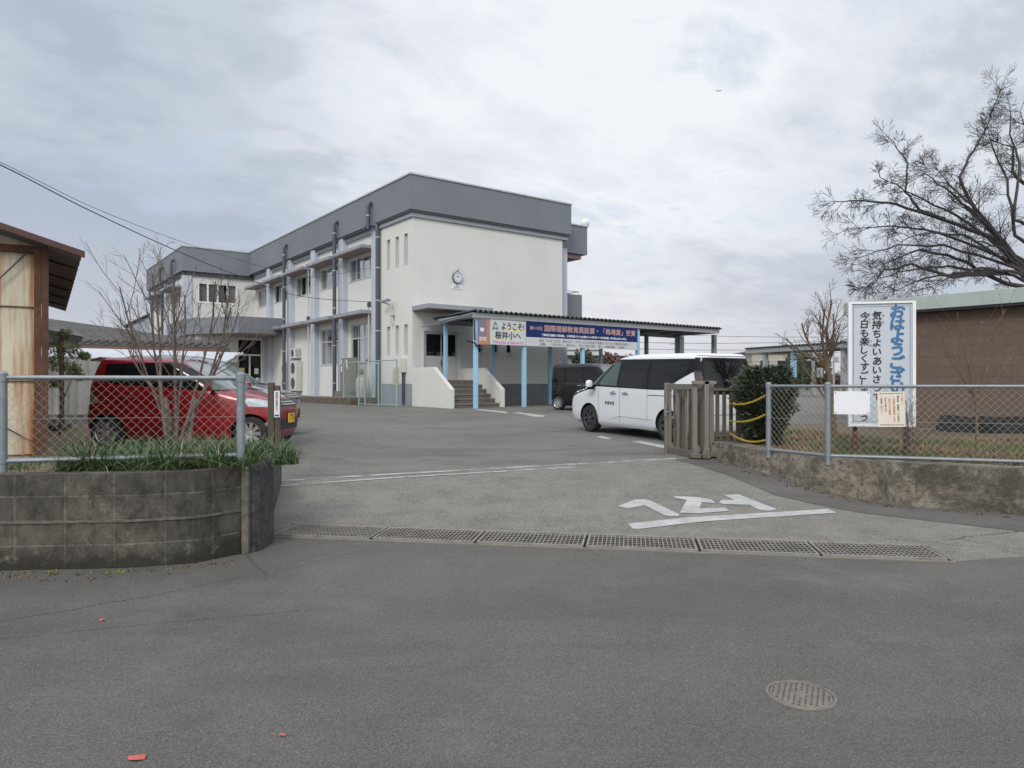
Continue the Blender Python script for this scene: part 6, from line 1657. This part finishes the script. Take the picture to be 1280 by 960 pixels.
# big cherry tree beyond the storehouse
base = Vector((18.7,23.9,.4)); ch_ = empty('cherry_tree', base, 0, 'large leafless cherry tree spreading over the brown storehouse roof', 'tree')
m = MB(); m.tube([(0,0,-.3),(-.1,0,.8),(-.35,0,1.7),(-.6,0,2.4)], [.42,.34,.30,.26], 14); m.tube([(-.35,0,1.6),(.2,.2,2.6),(.6,.3,3.8)], [.24,.2,.16], 10); m.build('trunk', bark_dark, ch_, smooth=True)
R_ = random.Random(17)
P = dict(seg=.22, wig=.06, up=[.004,.008,.010,.006], rmin=.0050, taper=.3, sides=[6,4,3,3], max=3, kids=[(7,9),(6,8),(3,5)], start=.10, ang=(28,60), len=(.42,.70), rr=.5)
def cherry_limb(path, r0, r1):
    """main limb along view-traced points (metres), with side branches all along it"""
    pts = []
    for i in range(len(path)-1):
        for k in range(4): pts.append(Vector(path[i]).lerp(Vector(path[i+1]), k/4)+Vector((R_.uniform(-.035,.035),R_.uniform(-.035,.035),R_.uniform(-.035,.035))))
    pts.append(Vector(path[-1])); n = len(pts); rs = [.78*(r0+(r1-r0)*i/(n-1)) for i in range(n)]
    m.tube(pts, rs, 8, cap=False)
    for i in range(max(2, int(n*(.42 if r0 < .1 else .2))), n):
        for q in range(1 if i < n-2 else 2):
            ax = (pts[i]-pts[i-1]).normalized(); side = ax.orthogonal().normalized(); side.rotate(Matrix.Rotation(R_.uniform(0,2*pi), 3, ax))
            an = radians(R_.uniform(28,65)); d_ = ax*cos(an)+side*sin(an)
            limb(m, pts[i], d_, R_.uniform(.6,1.5)*(1-.35*i/n), max(.010,rs[i]*.30), 1, R_, P)
m = MB()
def cw(u, v, Y): return at(u, v, Y)-base
cherry_limb([(-.5,0,2.2), cw(1285,362,23.5), cw(1250,352,23.3), cw(1195,322,23.0), cw(1150,312,22.8), cw(1105,330,22.6)], .13, .02)
cherry_limb([(-.6,0,2.4), cw(1282,335,23.5), cw(1245,300,23.4), cw(1180,275,23.2), cw(1120,256,22.6), cw(1080,250,22.4), cw(1045,252,22.2)], .125, .016)
cherry_limb([cw(1284,335,23.5), cw(1262,322,23.4), cw(1222,270,23.8), cw(1200,222,24.0), cw(1215,190,24.2), cw(1235,155,24.3), cw(1250,112,24.4)], .11, .014)
cherry_limb([cw(1180,275,23.2), cw(1150,262,23.6), cw(1132,240,23.8), cw(1135,205,23.9), cw(1118,178,23.8)], .07, .015)
cherry_limb([(.6,.3,3.8), cw(1290,240,24.5), cw(1265,215,24.8), cw(1268,185,25), cw(1240,175,25.0)], .11, .015)
cherry_limb([cw(1255,340,23.0), cw(1190,345,21.9), cw(1140,330,21.3), cw(1105,338,21.0), cw(1085,362,20.9)], .09, .014)
cherry_limb([cw(1222,270,23.8), cw(1180,235,22.8), cw(1150,212,22.5)], .06, .012)
cherry_limb([(.6,.3,3.8), cw(1330,250,25), cw(1340,170,25.5), cw(1310,110,26)], .11, .015)
cherry_limb([(.6,.3,3.8), cw(1400,270,24.5), cw(1450,200,24)], .11, .015)
cherry_limb([cw(1290,250,24.5), cw(1300,200,24), cw(1275,140,24)], .09, .015)
for (v0, ue, ve, Ye, lift) in ((340,1072,322,21.6,30),(350,1090,352,21.2,22),(335,1060,286,22.2,26),(345,1112,366,20.6,18),(330,1100,222,23.2,10),(338,1128,300,21.9,30),
                              (325,1165,205,23.6,0),(330,1190,250,22.4,8),(345,1165,358,20.8,20),(300,1232,150,24.6,0),(280,1262,130,24.8,0),(335,1215,300,21.8,10)):
    a_ = (1286, v0, 23.4); mu, mv = (a_[0]+ue)/2, (a_[1]+ve)/2-lift*.8
    cherry_limb([cw(1298,v0+12,23.6), cw(a_[0]-18,v0-6,23.4), cw(mu,mv,(23.4+Ye)/2), cw((mu+ue)/2-4,(mv+ve)/2-lift*.25,Ye*.75+5.85), cw(ue,ve,Ye)], .085, .010)
m.build('branches', bark_dark, ch_, smooth='all', fix=False)

# yew bush right of the gate
R_ = random.Random(31)
yew = empty('yew_bush', (4.33,12.32,.5), 0, 'dark green yew bush between the slat fence and the right chain link fence', 'bush')
m = MB(); m2 = MB()
def sprig(mb, c, d, L, wd):
    s_ = d.orthogonal().normalized(); s_.rotate(Matrix.Rotation(R_.uniform(0,6.28),3,d))
    n = 7
    for k in range(n):
        f_ = k/n; q = c+d*L*f_
        for sg in (-1,1):
            nd = (d*.7+s_*sg).normalized(); w_ = d*.009
            mb.add([q-w_, q+nd*wd*(1-.4*f_), q+w_*1.4], [(0,1,2)])
for k in range(9500):
    # clumpy surface-weighted points
    th = R_.uniform(0,2*pi); ph = R_.random(); z = ph*1.36
    prof = .57*min(1, .50+z*.60)*(1-max(0,(z-1.0)/.55)**2*.55)
    cl = 1+.42*noise.noise(Vector((cos(th)*1.7, sin(th)*1.7, z*2.6)))+.22*noise.noise(Vector((cos(th)*5,sin(th)*5,z*7)))
    rr = prof*cl*(R_.random()**.45)
    c_ = Vector((rr*cos(th)*1.08, rr*sin(th), .02+z*(1+.06*noise.noise(Vector((th*2,z,1))))))
    outer = rr > prof*cl*.86
    d_ = Vector((cos(th), sin(th), R_.uniform(-.1,.7))).normalized(); d_ = (d_+Vector((R_.uniform(-.5,.5),R_.uniform(-.5,.5),R_.uniform(-.3,.4)))).normalized()
    sprig(m2 if outer and R_.random() < .33 else m, c_, d_, R_.uniform(.06,.12), R_.uniform(.016,.028))
yew.scale = (.80,.80,.96); m.build('foliage', conifer_m, yew, fix=False); m2.build('foliage_tips', conifer_tip, yew, fix=False)
m = MB()
for k in range(12):
    a = k*.52; m.tube([(0,0,-.05),(.15*cos(a),.15*sin(a),.5),(.4*cos(a),.4*sin(a),1.0+.2*sin(k*3))], [.022,.014,.006], 5)
m.build('stems', bark_brown, yew)
# leafy tree peeking round the shed
def leafball(mb, c, rad, n, size, R, flat=1.0, leafs=1):
    for k in range(n):
        v = Vector((R.gauss(0,1),R.gauss(0,1),R.gauss(0,1))).normalized(); rr = R.random()**.35
        q = Vector(c)+Vector((v.x*rad[0],v.y*rad[1],v.z*rad[2]))*rr*(1+.35*noise.noise(v*2.2+Vector(c)))
        a = Vector((R.uniform(-1,1),R.uniform(-1,1),R.uniform(-1,1))).normalized()*size; b = a.orthogonal().normalized()*size*.45
        mb.add([q-a, q+b, q+a, q-b], [(0,1,2,3)])
p = at(86,470,15.2); lt = empty('evergreen_shrub', (p.x,p.y,.45), 0, 'yellowish evergreen shrub between the rusty shed and the corrugated screen', 'shrub')
m = MB(); R_ = random.Random(2)
for (x,y,z,r) in ((-.25,0,1.3,.30),(.0,.1,1.55,.28),(.12,-.05,1.15,.26),(-.4,.2,1.65,.30),(.30,.05,1.45,.16),(-.3,0,.9,.22),(-.15,.1,1.9,.2),(.22,0,1.0,.14)): leafball(m, (x,y,z+.25), (r*.75,r*.75,r*.6), 300, .030, R_)
m.build('foliage', box_leaf, lt, fix=False); m = MB(); m.tube([(-.2,0,-.1),(-.15,0,.8),(-.2,0,1.6)], [.03,.025,.01], 6); m.tube([(-.15,0,.7),(.15,0,1.4)], [.015,.006], 5); m.build('trunk', bark_brown, lt)
# hedges and far trees
def hedge(name, label, u0, u1, Y, h, mat, seed, dpt=1.6, size=.13, n=3600, cat='hedge'):
    A, B = at(u0,480,Y), at(u1,480,Y); R = random.Random(seed); o = empty(name, ((A.x+B.x)/2, Y, .5), 0, label, cat); L = B.x-A.x
    m = MB(); K = max(2,int(L/1.1))
    for k in range(K):
        x = -L/2+L*(k+.5)/K; hh = h*R.uniform(.86,1.06)
        leafball(m, (x,0,hh*.55), (L/K*.8, dpt/2, hh*.5), n//K, size, R)
    m.build('foliage', mat, o, fix=False); m = MB()
    for k in range(K): x = -L/2+L*(k+.5)/K; m.tube([(x,0,0),(x,.0,h*.6)], [.07,.03], 6)
    m.build('stems', bark_brown, o); return o
hedge('clipped_hedge', 'reddish brown clipped hedge beyond the walkway, left of the minivan windscreen', 743, 806, 46, 3.15, hedge_red, 3, n=11000)
hedge('clipped_hedge', 'dark green hedge beyond the walkway right of the school corner', 717, 741, 45, 3.3, hedge_green, 4, n=2600)
hedge('distant_tree', 'dark evergreen tree beside the beige house under the far walkway', 985, 1000, 85, 4.8, hedge_green, 5, dpt=3, size=.2, n=2200, cat='tree')
hedge('distant_tree', 'grey green tree clump behind the bare sapling', 1003, 1034, 100, 5.4, hedge_green, 6, dpt=4, size=.25, n=2600, cat='tree')
hedge('distant_tree', 'low brownish trees far behind the right fence', 1030, 1066, 120, 3.2, hedge_red, 7, dpt=4, size=.25, n=1800, cat='tree')
hedge('distant_tree', 'long dark tree line on the horizon behind the white minivan', 790, 1110, 170, 2.3, hedge_green, 8, dpt=5, size=.35, n=7000, cat='trees')
hedge('distant_tree', 'far tree line behind the school wing at the left', 150, 200, 130, 3, hedge_green, 9, dpt=5, size=.35, n=2000, cat='trees')

# strap leaved grass along the left wall top
R_ = random.Random(77); m = MB(); md = MB()
def blade(mb, b, az, L, w_, lean):
    d = Vector((cos(az), sin(az),0)); s_ = Vector((-sin(az),cos(az),0)); n = 5; vs = []
    for k in range(n+1):
        f_ = k/n; out = lean*L*(f_**1.6); up = L*(f_-(.62*lean)*f_*f_*1.25)
        c_ = b+d*out+Vector((0,0,up)); ww = w_*(1-f_**2)*.5+.0006
        vs += [c_-s_*ww, c_+s_*ww]
    mb.add(vs, [(2*k,2*k+2,2*k+3,2*k+1) for k in range(n)])
clumps = []
for k in range(95):
    f_ = R_.random(); x = -3.95+1.62*f_+R_.uniform(-.1,.1); y = 6.30+R_.random()**1.3*1.45+(.45*max(0,x+3.0) if x > -3 else 0)
    clumps.append((x,y))
clumps += [(-2.64+R_.uniform(-.08,.06), 6.8+R_.random()*.9) for k in range(20)]
clumps += [(-3.9-R_.random()*.25, 6.5+R_.random()*.3) for k in range(5)]
for (x,y) in clumps:
    if x > -2.30: continue
    z = zl(x,y)-.01; ksz = R_.uniform(.55,1.2)
    for q in range(R_.randint(50,75)):
        az_ = R_.uniform(0,2*pi); L = R_.uniform(.24,.48)*ksz; 
        (blade)(md if R_.random() < .05 else m, Vector((x+R_.gauss(0,.035),y+R_.gauss(0,.035),z)), az_, L, R_.uniform(.006,.010), R_.uniform(.35,1.15))
tag(m.build('strap_leaf_grass', leaf_grass, smooth='all', fix=False), kind='stuff'); tag(md.build('dry_strap_leaves', leaf_grass_pale, smooth='all', fix=False), kind='stuff')
def tuft_field(name, mat, n, fn, seed, L=(.04,.12), w_=.006, zf=zr, dens=None):
    R = random.Random(seed); m = MB(); c = 0
    while c < n:
        x, y = fn(R); 
        if dens and R.random() > dens(x,y): c += .3; continue
        c += 1; z = zf(x,y)
        for q in range(5): 
            az_ = R.uniform(0,6.28); l_ = R.uniform(*L); d = Vector((cos(az_),sin(az_),0)); s_ = Vector((-sin(az_),cos(az_),0))*w_; b = Vector((x+R.gauss(0,.02),y+R.gauss(0,.02),z-.005)); e_ = b+d*l_*R.uniform(.2,.9)+Vector((0,0,l_*R.uniform(.4,1)))
            m.add([b-s_, b+s_, e_], [(0,1,2)])
    return tag(m.build(name, mat, fix=False), kind='stuff')
def rfield(R):
    f_ = R.random(); x = 3.9+f_*7.5; lo = 10.9-(x-3.9)*.75 if x < 6.2 else 9.05-(x-6.2)*.33; 
    return x, lo+.1+R.random()**1.2*(8 if x < 7 else 6)
dn_ = lambda k: (lambda x,y: 1 if noise.noise(Vector((x*.9+k*7,y*.9,k))) > -.02 else .15)
tuft_field('dry_grass', dry_grass, 5200, rfield, 1, (.05,.15), .005, dens=dn_(1))
tuft_field('green_weeds', green_grass, 5200, rfield, 2, (.05,.16), .006, dens=lambda x,y: 1 if noise.noise(Vector((x*.8+3,y*.8,5))) > .03 else .08)
tuft_field('fallen_leaves', fallen_leaf, 5200, rfield, 3, (.03,.07), .014, dens=dn_(3))
def lfield(R): x = -9+R.random()*6; return x, 6.3+R.random()**1.5*2.6
tuft_field('sparse_weeds', green_grass, 1500, lfield, 4, (.03,.09), .005, zf=zl, dens=lambda x,y: 1 if noise.noise(Vector((x*1.6,y*1.6,2))) > .1 else .1)
def wallfoot(R): x = -4.6+R.random()*1.9; return x, 5.88+R.random()*.06+max(0,(x+3.3)*.22)
tuft_field('wall_foot_weeds', basic('yellowish_weed', (.16,.17,.05), .8, .3, 10), 130, wallfoot, 5, (.015,.04), .005, zf=lambda x,y: .004, dens=lambda x,y: 1 if noise.noise(Vector((x*3,y,2))) > .1 else .05)
def curb(R):
    t_ = R.random(); i = min(5,int(t_*6)); a = Vector(WALLR[i]); b = Vector(WALLR[i+1]); p_ = a.lerp(b, t_*6-i); return p_.x-.04-R.random()**2*.25, p_.y-.05-R.random()**2*.2
tuft_field('blown_leaves', fallen_leaf, 130, curb, 11, (.015,.035), .010, zf=lambda x,y: g(x,y)+.01)
def curbl(R):
    x = -7+R.random()*4.6; return x, 5.86-R.random()**2*.25+max(0,(x+3.3)*.5)
tuft_field('blown_leaves', fallen_leaf, 110, curbl, 12, (.012,.03), .008, zf=lambda x,y: .008)
def gatebed(R): t_ = R.random(); return 3.72+R.random()*1.1, 12.6-t_*1.7
tuft_field('bed_grass', dry_grass, 900, gatebed, 6, (.04,.12), .005)
